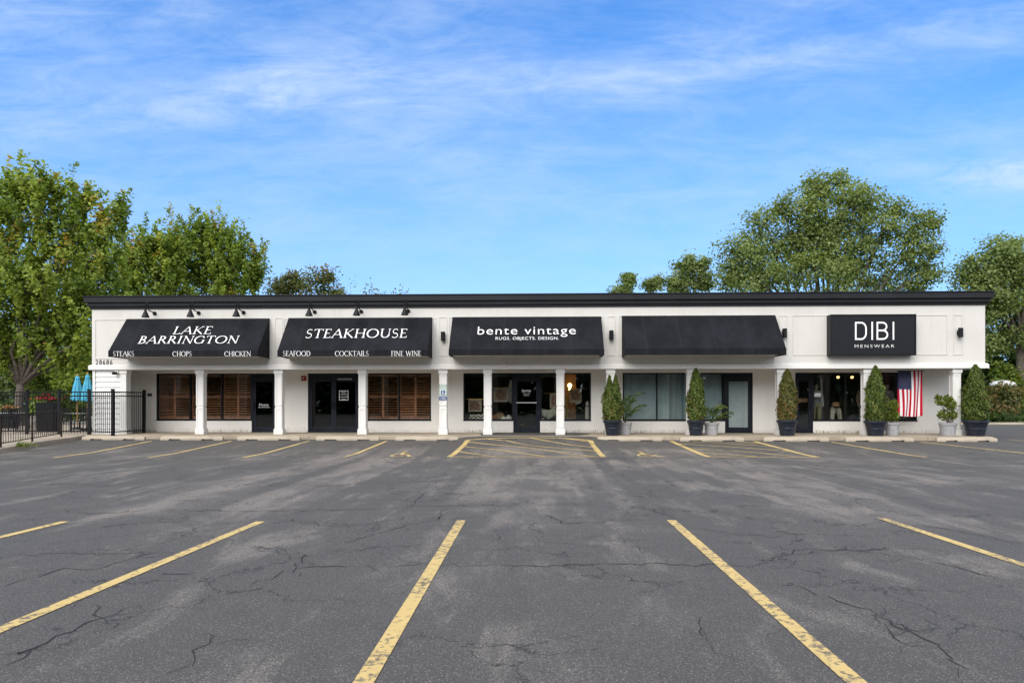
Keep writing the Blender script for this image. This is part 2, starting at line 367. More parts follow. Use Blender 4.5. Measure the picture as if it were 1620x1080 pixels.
ARBORB = leafmat('browning_sprays', [(0, (.035, .045, .010)), (.4, (.095, .11, .022)), (.7, (.17, .13, .035)), (1, (.22, .09, .035))], .15)
PALM = leafmat('palm_leaves', [(0, (.04, .075, .02)), (.7, (.10, .15, .03)), (1, (.20, .24, .06))], .3)
BARK = mat('grey_bark', (.085, .07, .058), .9, var=.4, vscale=5, bump=.6, bscale=12)
TWIG = mat('dark_twigs', (.05, .04, .033), .9, var=.3)

# ------------------------------------------------------------------ levels
ZS = .365                                  # sidewalk
DF, DW = 25.3, 27.2                        # fascia face, shop front wall
YK = 24.45                                 # kerb face
# ------------------------------------------------------------------ the lot
XS = np.unique(np.round(np.concatenate((np.arange(-70, -24, 5), np.arange(-24, 24.01, .5), np.arange(25, 90, 5))), 3))
YS = np.unique(np.round(np.concatenate((np.arange(-30, 16, 2), np.arange(16, 26.01, .25), np.arange(27, 46, 1))), 3))
def zfun(x, y):
    zz = np.interp(y, [-40, 17.6, 20.2, 23.9, 26, 46], [0, 0, .035, .225, .24, .16])
    rx = np.clip(1 - (np.abs(x + .15) - 2.0) / 1.1, 0, 1); rx = rx * rx * (3 - 2 * rx)
    ry = np.clip((y - 22.6) / (24.45 - 22.6), 0, 1)
    return zz + (.362 - .228) * rx * ry - .0 * x
GX, GY = np.meshgrid(XS, YS); GZ = zfun(GX, GY)
def zl(x, y):
    i = int(np.clip(np.searchsorted(XS, x) - 1, 0, len(XS) - 2)); j = int(np.clip(np.searchsorted(YS, y) - 1, 0, len(YS) - 2))
    a = (x - XS[i]) / (XS[i + 1] - XS[i]); b = (y - YS[j]) / (YS[j + 1] - YS[j])
    return float((GZ[j, i] * (1 - a) + GZ[j, i + 1] * a) * (1 - b) + (GZ[j + 1, i] * (1 - a) + GZ[j + 1, i + 1] * a) * b)
nx, ny = len(XS), len(YS)
idx = np.arange(nx * ny).reshape(ny, nx)
ff = np.stack((idx[:-1, :-1], idx[:-1, 1:], idx[1:, 1:], idx[1:, :-1]), -1).reshape(-1)
me = mesh_arrays('parking_lot', np.stack((GX, GY, GZ), -1).reshape(-1, 3), ff, [4] * ((nx - 1) * (ny - 1)))
me.materials.append(ASPH); me.polygons.foreach_set('use_smooth', [True] * len(me.polygons))
lot = bpy.data.objects.new('parking_lot', me); COL.objects.link(lot); struct(lot); LOC[lot] = Vector((0, 0, 0))
g = MB(); g.face([(-2500, -2500, -.06), (2500, -2500, -.06), (2500, 2500, -.06), (-2500, 2500, -.06)])
struct(g.build('ground', LAWN))
def G(px, py):                             # pixel -> point on the lot
    r = ray(px, py); z0 = 0.0
    for _ in range(40):
        tt = (z0 - CH) / r.z; q = CAMP + r * tt
        z0 = .5 * z0 + .5 * zl(q.x, q.y)
    return Vector((q.x, q.y, z0))
def ribbon(mb, pts, w, lift=.006, step=.2, taper=False):
    pts = [Vector((p[0], p[1])) for p in pts]; out = []
    for a, b in zip(pts[:-1], pts[1:]):
        n = max(1, int((b - a).length / step)); out += [a + (b - a) * (k / n) for k in range(n)]
    out.append(pts[-1]); m = len(out); prev = None
    for i, q in enumerate(out):
        tg = (out[min(i + 1, m - 1)] - out[max(i - 1, 0)]).normalized(); nr = Vector((-tg.y, tg.x))
        ww = w[i % len(w)] if isinstance(w, list) else w
        if taper: ww *= min(1, .25 + 4 * min(i, m - 1 - i) / m)
        e = [q + nr * ww / 2, q - nr * ww / 2]; e = [(k.x, k.y, zl(k.x, k.y) + lift) for k in e]
        if prev: mb.face([prev[0], prev[1], e[1], e[0]])
        prev = e
    return mb
for a, b in (((730, 823), (575, 1080)), ((1062, 823), (1355, 1080)), ((412, 825), (0, 996)), ((1395, 820), (1620, 894)), ((103, 825), (0, 850))):
    A, B = G(*a), G(*b); A.z = B.z = 0
    dirn = (B - A); dirn = Vector((dirn.x * .25, dirn.y, 0)) if False else dirn
    L = dirn.length; E = A + dirn / L * 5.6
    ribbon(MB(), [A, E], .118).build('bay_line', YEL, lot)
for a, b in (((240, 697.5), (85, 724)), ((366, 697.5), (235, 723.5)), ((489, 697.5), (385, 723.5)), ((612, 697.5), (544, 723)), ((1315, 699), (1466, 723)), ((1457, 699), (1640, 719)), ((1597, 695.5), (1700, 709))):
    ribbon(MB(), [G(*a), G(*b)], .11).build('bay_line', YEL, lot)
def hatch(c, curve=False):
    m = MB(); (lt, lb, rt, rb) = [G(*q) for q in c]
    ribbon(m, [lt, lb], .16); ribbon(m, [rt, rb], .16); ribbon(m, [lb, rb], .10, .007)
    if curve: ribbon(m, [lt, G(800, 692.6), G(846, 692.2), G(890, 693), rt], .10, .007)
    for k, (a0, b0) in enumerate(((.22, .62), (.5, 1.02), (.78, 1.5), (-.15, .2)) if not curve else ((.22, .6), (.5, 1.0), (.78, 1.4), (-.1, .22))):
        pass
    return m
def hat_lines(m, segs):
    for pl in segs: ribbon(m, [G(*q) for q in pl], .085, .0085)
h1 = hatch(((740, 696), (711, 722.5), (934, 696.5), (955, 722.5)), True)
hat_lines(h1, (((722, 713.5), (783, 722)), ((731, 706), (800, 713), (862, 721.8)), ((738, 699), (800, 705), (845, 709.5), (940, 721.8)), ((772, 694.5), (800, 697), (850, 706), (947, 714)), ((838, 692.6), (880, 700), (942, 708)), ((890, 693.2), (936, 699))))
h1.build('hatched_bay', YEL, lot)
h2 = hatch(((1061, 697.5), (1122, 722.6), (1193, 698), (1294, 723)))
hat_lines(h2, (((1074, 702), (1166, 707.5), (1258, 714.5)), ((1090, 709.5), (1190, 715.5), (1262, 721.8)), ((1109, 716.5), (1150, 719), (1196, 722)), ((1096, 698.2), (1160, 702), (1222, 706.5)), ((1166, 698.4), (1200, 701.8))))
h2.build('hatched_bay', YEL, lot)
ISA = [([(.36, .80), (.40, .42), (.66, .40), (.80, .08), (.94, .12)], .10), ([(.38, .62), (.62, .60)], .09)]
ISA.append(([(.30 + .0, .56)] + [(.40 + .27 * math.cos(R(a)), .28 + .27 * math.sin(R(a))) for a in range(125, 345, 20)], .085))
def isa_ground(cx, cy, w):
    o = G(cx - w / 2, cy + 4.2); e = G(cx + w / 2, cy + 4.2); tp = G(cx, cy - 4.2); m = MB(); U = (e - o); H = tp.y - o.y
    for k, (pl, wd) in enumerate(ISA): ribbon(m, [(o.x + U.x * a, o.y + H * b) for a, b in pl], wd, .006 + k * .001, .08)
    c0 = (o.x + U.x * .36, o.y + H * .93); m.face([(c0[0] + .09 * math.cos(a), c0[1] + .12 * math.sin(a), zl(c0[0], c0[1]) + .0095) for a in [k * .523 for k in range(12)]])
    m.build('wheelchair_symbol', YEL, lot)
isa_ground(632, 718.2, 46); isa_ground(1030, 718.2, 46)
rc = random.Random(4)
def crack(pts, w=.016, jit=.05, branch=0):
    q = [G(*p) for p in pts]; m = MB(); out = []
    for a, b in zip(q[:-1], q[1:]):
        n = max(2, int((b - a).length / .09))
        for k in range(n): out.append(a + (b - a) * (k / n) + Vector((rc.gauss(0, jit * .5), rc.gauss(0, jit), 0)))
    w *= .62; ws = [w * rc.uniform(.25, 1.5) for _ in range(37)]
    ribbon(m, out, ws, .0035, 9, True)
    for _ in range(branch):
        s = out[rc.randrange(len(out))]; a = rc.uniform(0, 6.28); br = [s]
        for k in range(rc.randrange(3, 9)): a += rc.gauss(0, .9); br.append(br[-1] + Vector((math.cos(a), math.sin(a), 0)) * .07)
        ribbon(m, br, [w * .5, w * .25, w * .4], .004, 9, True)
    m.build('crack', CRACK, lot)
for pts, w, br in (
    ([(560, 897), (700, 893), (860, 894), (1000, 892), (1130, 894), (1200, 892), (1240, 878), (1330, 870), (1372, 860)], .022, 6),
    ([(545, 898), (478, 895), (440, 913), (424, 924)], .026, 5), ([(478, 895), (484, 878), (470, 868), (400, 865), (330, 868)], .018, 4),
    ([(0, 1056), (60, 1020), (110, 1000), (164, 976), (200, 970), (250, 958)], .020, 4), ([(164, 976), (150, 962), (150, 950)], .016, 1), ([(260, 1065), (300, 1050), (330, 1012), (335, 1000)], .015, 2),
    ([(0, 930), (40, 916), (95, 902), (160, 899), (200, 886), (235, 875), (180, 868)], .022, 8), ([(0, 880), (90, 874), (170, 877), (240, 872), (290, 876)], .020, 6), ([(200, 904), (270, 905), (340, 906)], .015, 3),
    ([(0, 810), (90, 806), (150, 812), (250, 806), (350, 808), (440, 808), (560, 806), (650, 801), (720, 799), (850, 799), (950, 799)], .030, 14),
    ([(0, 770), (110, 766), (240, 772), (300, 769)], .030, 5), ([(650, 801), (660, 790), (672, 780), (650, 776)], .022, 3), ([(693, 822), (700, 808), (712, 803)], .024, 4), ([(540, 860), (590, 846), (640, 831), (693, 822)], .020, 5),
    ([(540, 876), (600, 864), (680, 862)], .017, 3), ([(876, 825), (868, 815), (890, 827), (950, 826), (1010, 822), (1040, 826)], .022, 5), ([(785, 844), (790, 850), (806, 860)], .014, 3),
    ([(980, 798), (1030, 806), (1080, 824)], .022, 5), ([(1010, 766), (1060, 760), (1130, 758)], .026, 4), ([(1230, 880), (1260, 868), (1320, 869), (1360, 872), (1420, 866), (1480, 872)], .021, 9),
    ([(1360, 872), (1430, 880), (1500, 893), (1560, 910), (1610, 918)], .018, 8), ([(1250, 920), (1310, 945), (1380, 968), (1430, 995), (1480, 1018), (1520, 1060), (1540, 1080)], .020, 7),
    ([(1400, 992), (1418, 1010), (1450, 1028)], .017, 4), ([(1350, 813), (1390, 823), (1470, 832), (1560, 848), (1620, 862)], .022, 9), ([(1100, 836), (1180, 846), (1260, 852)], .018, 4), ([(1110, 978), (1108, 1000), (1120, 1018)], .013, 3), ([(980, 852), (1010, 868), (1020, 878)], .014, 5),
    ([(430, 820), (520, 832), (600, 832)], .018, 5), ([(120, 842), (200, 828), (310, 822)], .02, 4)):
    crack(pts, w, .045, br)

# ------------------------------------------------------------------ sidewalk and patio
w = MB(); XL, XR = PX(134, YK), PX(1572, YK)
w.box(XL, XR, YK, DW + .05, -.05, ZS)
struct(w.build('sidewalk', WALK, bevel=.02))
pat = MB(); pat.box(-45, XL - .01, 25.0, 60, -.05, ZS)
struct(pat.build('patio', WALK))
def GZp(px, py, z): r = ray(px, py); return CAMP + r * ((z - CH) / r.z)
edge = [Vector((XL - .01, YK, ZS))] + [GZp(a, b, c) for a, b, c in ((112, 692, .33), (80, 696, .295), (48, 701, .25), (0, 709.5, .165), (-70, 724, .11))]
rp = MB()
for a, b in zip(edge[:-1], edge[1:]):
    a0, b0 = Vector((a.x, a.y, -.05)), Vector((b.x, b.y, -.05))
    rp.face([b0, a0, a, b]); ka, kb = a + Vector((-.16, .02, .004)), b + Vector((-.16, .02, .004))
    rp.face([b, a, ka, kb]); rp.face([kb, ka, Vector((a.x - 12, a.y, a.z)), Vector((b.x - 12, b.y, b.z))])
rp.face([edge[0] + Vector((-.0, 0, .0)), Vector((edge[0].x, 25.0, ZS)), Vector((edge[0].x - 12, 25.0, ZS)), edge[0] + Vector((-12, 0, 0))])
struct(rp.build('ramp', WALK))

# ------------------------------------------------------------------ building
bld = thing('shop_building', 'long low white shop building with black cornice, awnings and a columned walkway', 'building', (0, DF, 0))
X0, X1 = PX(145.5, DF), PX(1558.5, DF); XWR = PX(1504, DW); YB = 42.0
ZSO, ZTR, ZCB, ZTOP = 2.815, 2.955, 5.10, 5.55
b = MB(); b.box(X0, X1, DF, DF + .3, ZSO, 5.35); b.box(X0, X0 + .25, DF + .3, YB, ZSO, 5.35); b.box(X1 - .25, X1, DF + .3, YB, ZSO, 5.35); b.box(X0, X1, YB, YB + .25, ZSO, 5.35)
b.build('fascia', WHITE, bld)
b = MB(); b.box(X0 - .10, X1 + .10, DF - .08, DF - .002, ZSO - .02, ZTR); b.box(X0 - .07, X1 + .07, DF - .05, DF - .002, ZTR, ZTR + .03)
b.box(X0 - .10, X0 - .002, DF - .002, YB, ZSO - .02, ZTR); b.box(X1 + .002, X1 + .10, DF - .002, YB, ZSO - .02, ZTR)
b.build('fascia_trim', TRIM, bld, bevel=.012)
b = MB(); yf = DF
for (pr, z0, z1) in ((.05, 5.09, 5.16), (.09, 5.16, 5.19), (.12, 5.19, 5.30), (.16, 5.30, 5.325), (.20, 5.325, 5.53), (.235, 5.53, 5.565)):
    b.box(X0 - pr, X1 + pr, yf - pr, yf + .3, z0, z1); b.box(X0 - pr, X0 + .25, yf + .3, YB, z0, z1); b.box(X1 - .25, X1 + pr, yf + .3, YB, z0, z1)
b.build('cornice', CORN, bld, bevel=.008)
b = MB(); b.box(X0 + .25, X1 - .25, DF + .3, YB, 5.05, 5.15); b.build('roof', mat('roof_membrane', (.2, .2, .2), .9), bld)
b = MB(); b.box(X0 + .01, X1 - .01, DF + .302, YB - .01, ZSO + .012, ZSO + .06); b.build('soffit', TRIM, bld)
# shop front wall with its openings
ZWT = PZ(589.8, DW); ZWB = PZ(664.8, DW)
ops = [(247, 398, 'w'), (398, 437, 'd'), (487, 568, 'd'), (579, 682, 'w'), (733, 812, 'w'), (812, 854.5, 'd'), (854.5, 935, 'w'), (985, 1147, 'w'), (1147, 1191, 'd'), (1258, 1286.5, 'd'), (1286.5, 1451, 'w')]
b = MB(); cur = X0 + .301; TK = .22
for a, c, k in ops:
    xa, xc = PX(a, DW), PX(c, DW)
    if xa > cur + .001: b.box(cur, xa, DW, DW + TK, ZS - .02, ZWT)
    if k == 'w': b.box(xa, xc, DW, DW + TK, ZS - .02, ZWB)
    cur = xc
b.box(cur, XWR, DW, DW + TK, ZS - .02, ZWT)
b.box(X0 + .301, XWR, DW, DW + TK, ZWT, ZSO + .01)
b.build('wall', BRICK, bld)
b = MB(); b.box(XWR - .2, XWR, DW + TK, YB, ZS - .02, ZSO + .01); b.box(X0 + .3, XWR - .2, YB - .2, YB, ZS - .02, ZSO + .01); b.build('side_wall', BRICK, bld)
# lap-sided corner store room on the left
xs1 = PX(190, DF)
b = MB(); b.box(X0 + .06, xs1, DF + .06, DF + .30, ZS - .02, ZSO); b.box(X0 + .06, X0 + .3, DF + .302, YB, ZS - .02, ZSO)
zz = ZS; hh = .198
while zz < ZSO - .05:
    z1 = min(zz + hh, ZSO)
    b.face([(X0 + .12, DF + .015, zz), (xs1, DF + .015, zz), (xs1, DF + .045, z1), (X0 + .12, DF + .045, z1)]); b.face([(X0 + .12, DF + .045, zz), (xs1, DF + .045, zz), (xs1, DF + .015, zz), (X0 + .12, DF + .015, zz)])
    zz = z1
b.box(X0 + .02, X0 + .115, DF + .0, DF + .058, ZS, ZSO - .021)
b.build('siding', SIDING, bld)
b = MB(); xp = PX(199.5, DF)
b.box(xs1 + .002, xp, DF + .004, DF + .30, ZS, ZSO); 
b.box(xs1 - .03, xp + .03, DF - .02, DF + .33, ZS, ZS + .2); b.box(xs1 - .03, xp + .03, DF - .02, DF + .33, ZSO - .16, ZSO - .022)
b.build('pilaster', TRIM, bld, bevel=.006)
# columns
def column():
    m = MB(); w_ = .255; c = w_ / 2
    m.box(-c, c, -c, c, ZS, ZSO - .022)
    t_ = .018
    for (z0, z1) in ((ZS + .25, ZS + .99), (ZS + 1.08, ZSO - .23)):
        for s in (-1, 1):
            m.box(s * c, s * (c - .05), -c - t_, -c - .001, z0, z1); m.box(s * (c + .001), s * (c + t_), -c, -c + .05, z0, z1); m.box(s * (c + .001), s * (c + t_), c - .05, c, z0, z1)
        m.box(-c + .051, c - .051, -c - t_, -c - .001, z0, z0 + .05); m.box(-c + .051, c - .051, -c - t_, -c - .001, z1 - .05, z1)
    o = m.build('column', TRIM, None, bevel=.004); o.parent = bld
    p_ = MB(); p_.box(-c - .045, c + .045, -c - .045, c + .045, ZS, ZS + .19); p_.box(-c - .028, c + .028, -c - .028, c + .028, ZS + .19, ZS + .235); p_.build('plinth', TRIM, o, bevel=.006)
    k = MB(); k.box(-c - .02, c + .02, -c - .02, c + .02, ZSO - .225, ZSO - .17); k.box(-c - .045, c + .045, -c - .045, c + .045, ZSO - .17, ZSO - .023); k.build('capital', TRIM, o, bevel=.006)
    return o
YC = DF + .17
col0 = None; COLX = []
for px in (316, 440.5, 573, 701, 771.5, 886.5, 966, 1094, 1236, 1373, 1514):
    xx = PX(px, DF + .04); COLX.append(xx)
    if col0 is None: col0 = column(); o = col0
    else: o = dup(col0, None, None, bld)
    o.location = (xx, YC - DF, 0)
# raised panel mouldings on the fascia
def panel(pxa, pxb, pya=500.5, pyb=563):
    xa, xb = PX(pxa, DF), PX(pxb, DF); z1, z0 = PZ(pya, DF), PZ(pyb, DF); m = MB(); e = .035
    m.box(xa, xb, DF - .016, DF - .002, z1 - e, z1); m.box(xa, xb, DF - .016, DF - .002, z0, z0 + e)
    m.box(xa, xa + e, DF - .016, DF - .002, z0 + e, z1 - e); m.box(xb - e, xb, DF - .016, DF - .002, z0 + e, z1 - e)
    m.build('panel_moulding', WHITE, bld)
for a in ((434.5, 447.5), (694, 707.5), (960, 973.5), (1231.5, 1246.5), (1254, 1499), (1508, 1523)): panel(*a)
panel(150, 430, 502, 566); panel(449, 690, 502, 566); panel(710, 956, 501, 564); panel(978, 1228, 500, 563)
# interiors
YI = 33.5
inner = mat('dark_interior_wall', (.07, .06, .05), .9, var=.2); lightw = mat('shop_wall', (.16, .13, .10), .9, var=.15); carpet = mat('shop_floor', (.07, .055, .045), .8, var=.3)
b = MB()
for px in (199, 455, 708, 960, 1225, 1503):
    xx = PX(px, DW); b.box(xx - .06, xx + .06, DW + TK + .002, YI, ZS, ZSO)
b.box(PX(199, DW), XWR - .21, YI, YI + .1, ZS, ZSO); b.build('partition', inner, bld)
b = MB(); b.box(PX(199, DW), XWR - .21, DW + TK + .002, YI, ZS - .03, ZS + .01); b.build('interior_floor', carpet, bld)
# windows
FW = .055
def window(pa, pb, mull, gl, kind, ztop=None, sh=None):
    xa, xb = PX(pa, DW), PX(pb, DW); z0, z1 = ZWB, ZWT; y0, y1 = DW + .03, DW + .11; m = MB()
    xm = [xa] + [PX(q, DW) for q in mull] + [xb]
    m.box(xa, xb, y0, y1, z0, z0 + FW); m.box(xa, xb, y0, y1, z1 - FW, z1)
    for i, q in enumerate(xm):
        l, r = (q, q + FW) if i == 0 else (q - FW, q) if i == len(xm) - 1 else (q - FW / 2, q + FW / 2)
        m.box(l, r, y0, y1, z0 + FW, z1 - FW)
    m.box(xa - .012, xb + .012, DW - .025, DW + .028, z0 - .02, z0 + .012)
    o = m.build('window', FRAME, bld, bevel=.004)
    for i in range(len(xm) - 1):
        g = MB(); g.box(xm[i] + FW * .6, xm[i + 1] - FW * .6, y0 + .035, y0 + .043, z0 + FW * .8, z1 - FW * .8); g.build('pane', gl, o)
    return o, xm, z0, z1
def shutter(o, xa, xb, z0, z1, y, rnd):
    m = MB(); n = max(1, round((xb - xa) / .62)); wd = (xb - xa) / n
    for i in range(n):
        l, r = xa + i * wd + .006, xa + (i + 1) * wd - .006; st = .03
        m.box(l, l + st, y, y + .03, z0, z1); m.box(r - st, r, y, y + .03, z0, z1)
        zm = z0 + (z1 - z0) * .50
        for a, c in ((z0, z0 + .07), (zm - .022, zm + .022), (z1 - .07, z1)): m.box(l + st, r - st, y + .001, y + .029, a, c)
        for a, c in ((z0 + .07, zm - .022), (zm + .022, z1 - .07)):
            k = int((c - a) / .092); ang = R(rnd.choice((20, 27, 34, 42)))
            for q in range(k):
                zc = a + (q + .5) * (c - a) / k; dy, dz = .042 * math.cos(ang), .042 * math.sin(ang)
                m.face([(l + st, y + .015 - dy, zc - dz), (r - st, y + .015 - dy, zc - dz), (r - st, y + .015 + dy, zc + dz), (l + st, y + .015 + dy, zc + dz)])
    return m.build('shutter', WOOD, o)
rs = random.Random(5)
for pa, pb, mu in ((247, 398, (299.5, 316, 349.5)), (579, 682, (630.5,))):
    o, xm, z0, z1 = window(pa, pb, mu, GLASS, 'shutter')
    for i in range(len(xm) - 1): shutter(o, xm[i] + .035, xm[i + 1] - .035, z0 + .05, z1 - .05, DW + .17, rs)
window(733, 812, (766, 777), GLASS, 'x'); window(854.5, 935, (882, 892), GLASS, 'x')
o, xm, z0, z1 = window(985, 1147, (1039.5, 1094), GLASS, 'x')
CURT = mat('grey_sheer_curtain', (.40, .48, .50), .8, var=.15, vscale=1.5)
m = MB(); xx = xm[0] + .03; pr = None; rs2 = random.Random(9); k = 0
while xx < xm[-1] - .03:
    yy = DW + .26 + .028 * math.sin(xx * 19) + .02 * math.sin(xx * 7.3 + 1) + (0.35 if 1.9 < (xx - xm[0]) < 2.45 else 0)
    if pr: m.face([(pr[0], pr[1], ZS + .05), (xx, yy, ZS + .05), (xx, yy, z1), (pr[0], pr[1], z1)])
    pr = (xx, yy); xx += .03
m.build('curtain', CURT, o, smooth=True)
oE, xmE, z0, z1 = window(1286.5, 1451, (1338, 1366, 1420), GLASS, 'x')
BLIND = mat('dark_blind_slats', (.055, .05, .045), .5)
def blinds(par, xa, xb, z0, z1, y):
    m = MB(); zc = z0
    while zc < z1:
        m.box(xa, xb, y - .011, y + .011, zc, zc + .003); zc += .05
    for q in (.12, .5, .88): m.box(xa + (xb - xa) * q - .003, xa + (xb - xa) * q + .003, y - .002, y + .002, z0, z1)
    m.build('blind', BLIND, par)
for i in range(4): blinds(oE, xmE[i] + .03, xmE[i + 1] - .03, z0 + .06, z1 - .05, DW + .16)
# doors
def door(pa, pb, leaves, gl, hs=1, head=.17, film=None, side=0):
    xa, xb = PX(pa, DW), PX(pb, DW); y0, y1 = DW + .02, DW + .12; m = MB(); fr = .06; z1 = ZWT
    m.box(xa, xa + fr, y0, y1, ZS, z1); m.box(xb - fr, xb, y0, y1, ZS, z1); m.box(xa + fr, xb - fr, y0, y1, z1 - fr, z1)
    zh = z1 - head
    m.box(xa + fr, xb - fr, y0, y1, zh - fr, zh)
    m.box(xa + fr, xb - fr, y0 + .02, y0 + .06, zh, z1 - fr)
    m.box(xa - .02, xb + .02, DW - .05, DW + .14, ZS, ZS + .018)
    o = m.build('door', DOORF, bld, bevel=.004); L = (xb - xa - 2 * fr) / leaves; st = .095; objs = []
    for i in range(leaves):
        l, r = xa + fr + i * L + .004, xa + fr + (i + 1) * L - .004; zb, zt = ZS + .025, zh - fr - .006; q = MB()
        q.box(l, l + st, y0 + .02, y0 + .065, zb, zt); q.box(r - st, r, y0 + .02, y0 + .065, zb, zt); q.box(l + st, r - st, y0 + .02, y0 + .065, zb, zb + .19); q.box(l + st, r - st, y0 + .02, y0 + .065, zt - .10, zt)
        q.build('door_leaf', DOORF, o, bevel=.004)
        g = MB(); g.box(l + st - .01, r - st + .01, y0 + .038, y0 + .046, zb + .18, zt - .09); g.build('glass', gl, o)
        hx = (r - st / 2) if ((leaves == 2 and i == 0) or (leaves == 1 and hs > 0)) else (l + st / 2)
        h = MB(); h.tube([(hx, y0 + .02, ZS + .92), (hx, y0 - .035, ZS + .94), (hx, y0 - .04, ZS + 1.08), (hx, y0 - .035, ZS + 1.22), (hx, y0 + .02, ZS + 1.24)], .013, 8); h.build('handle', BLK, o, smooth=True)
        if film:
            f = MB(); f.box(l + st, r - st, y0 + .09, y0 + .095, zb + .19, zt - .10); f.build('film', film, o)
    return o
d1 = door(398, 437, 1, GLASSD, -1); d2 = door(487, 568, 2, GLASSD); d3 = door(812, 854.5, 1, glass('bente_door_glass', (.5, .53, .52), 1.5), 1)
d4 = door(1147, 1191, 1, GLASS, -1, film=mat('frosted_film', (.47, .51, .53), .4, var=.08)); d5 = door(1258, 1286.5, 1, GLASS, 1)
xa, xb = PX(1258, DW), PX(1286.5, DW); blinds(d5, xa + .15, xb - .15, ZS + .2, ZWT - .3, DW + .15)
m = MB(); m.box(PX(1262, DW + .3), PX(1281, DW + .3), DW + .30, DW + .36, PZ(636, DW + .3), PZ(630, DW + .3)); tag(m.build('counter_board', WOODL), 'pale orange wood board crossing behind the glass of the menswear shop door', 'board')

# ------------------------------------------------------------------ lettering
def arc(cx, cy, rx, ry, a0, a1, n=14): return [(cx + rx * math.cos(R(a0 + (a1 - a0) * k / n)), cy + ry * math.sin(R(a0 + (a1 - a0) * k / n))) for k in range(n + 1)]
TK_, TN = .10, .045
def st(x, y0=0, y1=1, w=TK_): return [([(x, y0), (x, y1)], w)]
def sf(x, y, h=.13): return [([(x - h, y), (x + h, y)], TN)]
GL = {
 'A': (.84, [([(.02, 0), (.42, 1)], TN), ([(.42, 1.0), (.80, 0)], TK_), ([(.17, .36), (.64, .36)], TN)] + sf(.04, .02, .1) + sf(.79, .02, .11)),
 'B': (.64, st(.14) + [(arc(.22, .755, .27, .225, 90, -90), 'v'), (arc(.22, .27, .34, .25, 90, -90), 'v')] + [([(.02, .98), (.22, .98)], TN), ([(.02, .02), (.22, .02)], TN), ([(.14, .52), (.24, .52)], TN)]),
 'C': (.84, [(arc(.46, .5, .42, .48, 48, 312, 22), 'v')] + [([(.74, .70), (.74, .90)], TN)]),
 'D': (.86, st(.14) + [(arc(.24, .5, .54, .48, 90, -90), 'v')] + [([(.02, .98), (.26, .98)], TN), ([(.02, .02), (.26, .02)], TN)]),
 'E': (.60, st(.14) + [([(.02, .98), (.52, .98)], TN), ([(.14, .52), (.46, .52)], TN), ([(.02, .02), (.56, .02)], TN), ([(.52, .98), (.52, .84)], TN), ([(.55, .02), (.57, .18)], TN)]),
 'F': (.56, st(.14) + [([(.02, .98), (.52, .98)], TN), ([(.14, .52), (.46, .52)], TN), ([(.52, .98), (.52, .84)], TN)] + sf(.14, .02)),
 'G': (.90, [(arc(.46, .5, .42, .48, 48, 312, 22), 'v')] + st(.78, .06, .42) + sf(.78, .42, .12) + [([(.74, .70), (.74, .90)], TN)]),
 'H': (.88, st(.14) + st(.74) + [([(.14, .52), (.74, .52)], TN)] + sf(.14, .02) + sf(.14, .98) + sf(.74, .02) + sf(.74, .98)),
 'I': (.32, st(.16) + sf(.16, .02) + sf(.16, .98)),
 'K': (.80, st(.14) + [([(.66, 1), (.18, .46)], TN), ([(.26, .54), (.76, 0)], TK_)] + sf(.14, .02) + sf(.14, .98) + sf(.66, .98, .1)),
 'L': (.60, st(.14) + [([(.02, .02), (.55, .02)], TN), ([(.55, .02), (.57, .20)], TN)] + sf(.14, .98)),
 'N': (.92, st(.14, 0, 1, TN) + st(.78, 0, 1, TN) + [([(.12, 1), (.78, 0)], TK_)] + sf(.14, .02, .11) + sf(.78, .98, .11) + [([(.0, .98), (.14, .98)], TN)]),
 'O': (.98, [(arc(.48, .5, .44, .48, 0, 360, 28), 'v')]),
 'P': (.62, st(.14) + [(arc(.22, .735, .32, .245, 90, -90), 'v')] + [([(.02, .98), (.24, .98)], TN)] + sf(.14, .02)),
 'R': (.76, st(.14) + [(arc(.22, .745, .30, .235, 90, -90), 'v'), ([(.32, .50), (.74, 0)], TK_)] + [([(.02, .98), (.24, .98)], TN)] + sf(.14, .02)),
 'S': (.56, [(arc(.28, .735, .20, .245, 35, 235, 12) + arc(.27, .255, .23, .255, 62, -150, 14), 's')]),
 'T': (.74, st(.36) + [([(.0, .98), (.72, .98)], TN), ([(.02, .98), (0, .82)], TN), ([(.70, .98), (.72, .82)], TN)] + sf(.36, .02)),
 'U': (.86, [([(.14, 1), (.14, .36)], TK_), (arc(.44, .36, .30, .34, 180, 360), 'v'), ([(.74, .36), (.74, 1)], TN)] + sf(.14, .98) + sf(.74, .98, .1)),
 'W': (1.18, [([(.04, 1), (.34, 0)], TK_), ([(.34, 0), (.60, 1)], TN), ([(.56, 1), (.84, 0)], TK_), ([(.84, 0), (1.12, 1)], TN)] + sf(.04, .98, .1) + sf(1.12, .98, .08)),
 ' ': (.42, [])}
TD = .09
GL2 = {
 'D': (.82, [([(.08, 0), (.08, 1)], TD), ([(.08, .955), (.40, .955)], TD), ([(.08, .045), (.40, .045)], TD), (arc(.40, .62, .28, .335, 90, 0), TD), ([(.68, .62), (.68, .38)], TD), (arc(.40, .38, .28, .335, 0, -90), TD)]),
 'I': (.32, [([(.16, 0), (.16, 1)], TD)]),
 'B': (.80, [([(.08, 0), (.08, 1)], TD), ([(.08, .955), (.38, .955)], TD), ([(.08, .52), (.40, .52)], TD), ([(.08, .045), (.40, .045)], TD), (arc(.38, .738, .24, .217, 90, -90), TD), (arc(.40, .283, .27, .238, 90, -90), TD)])}
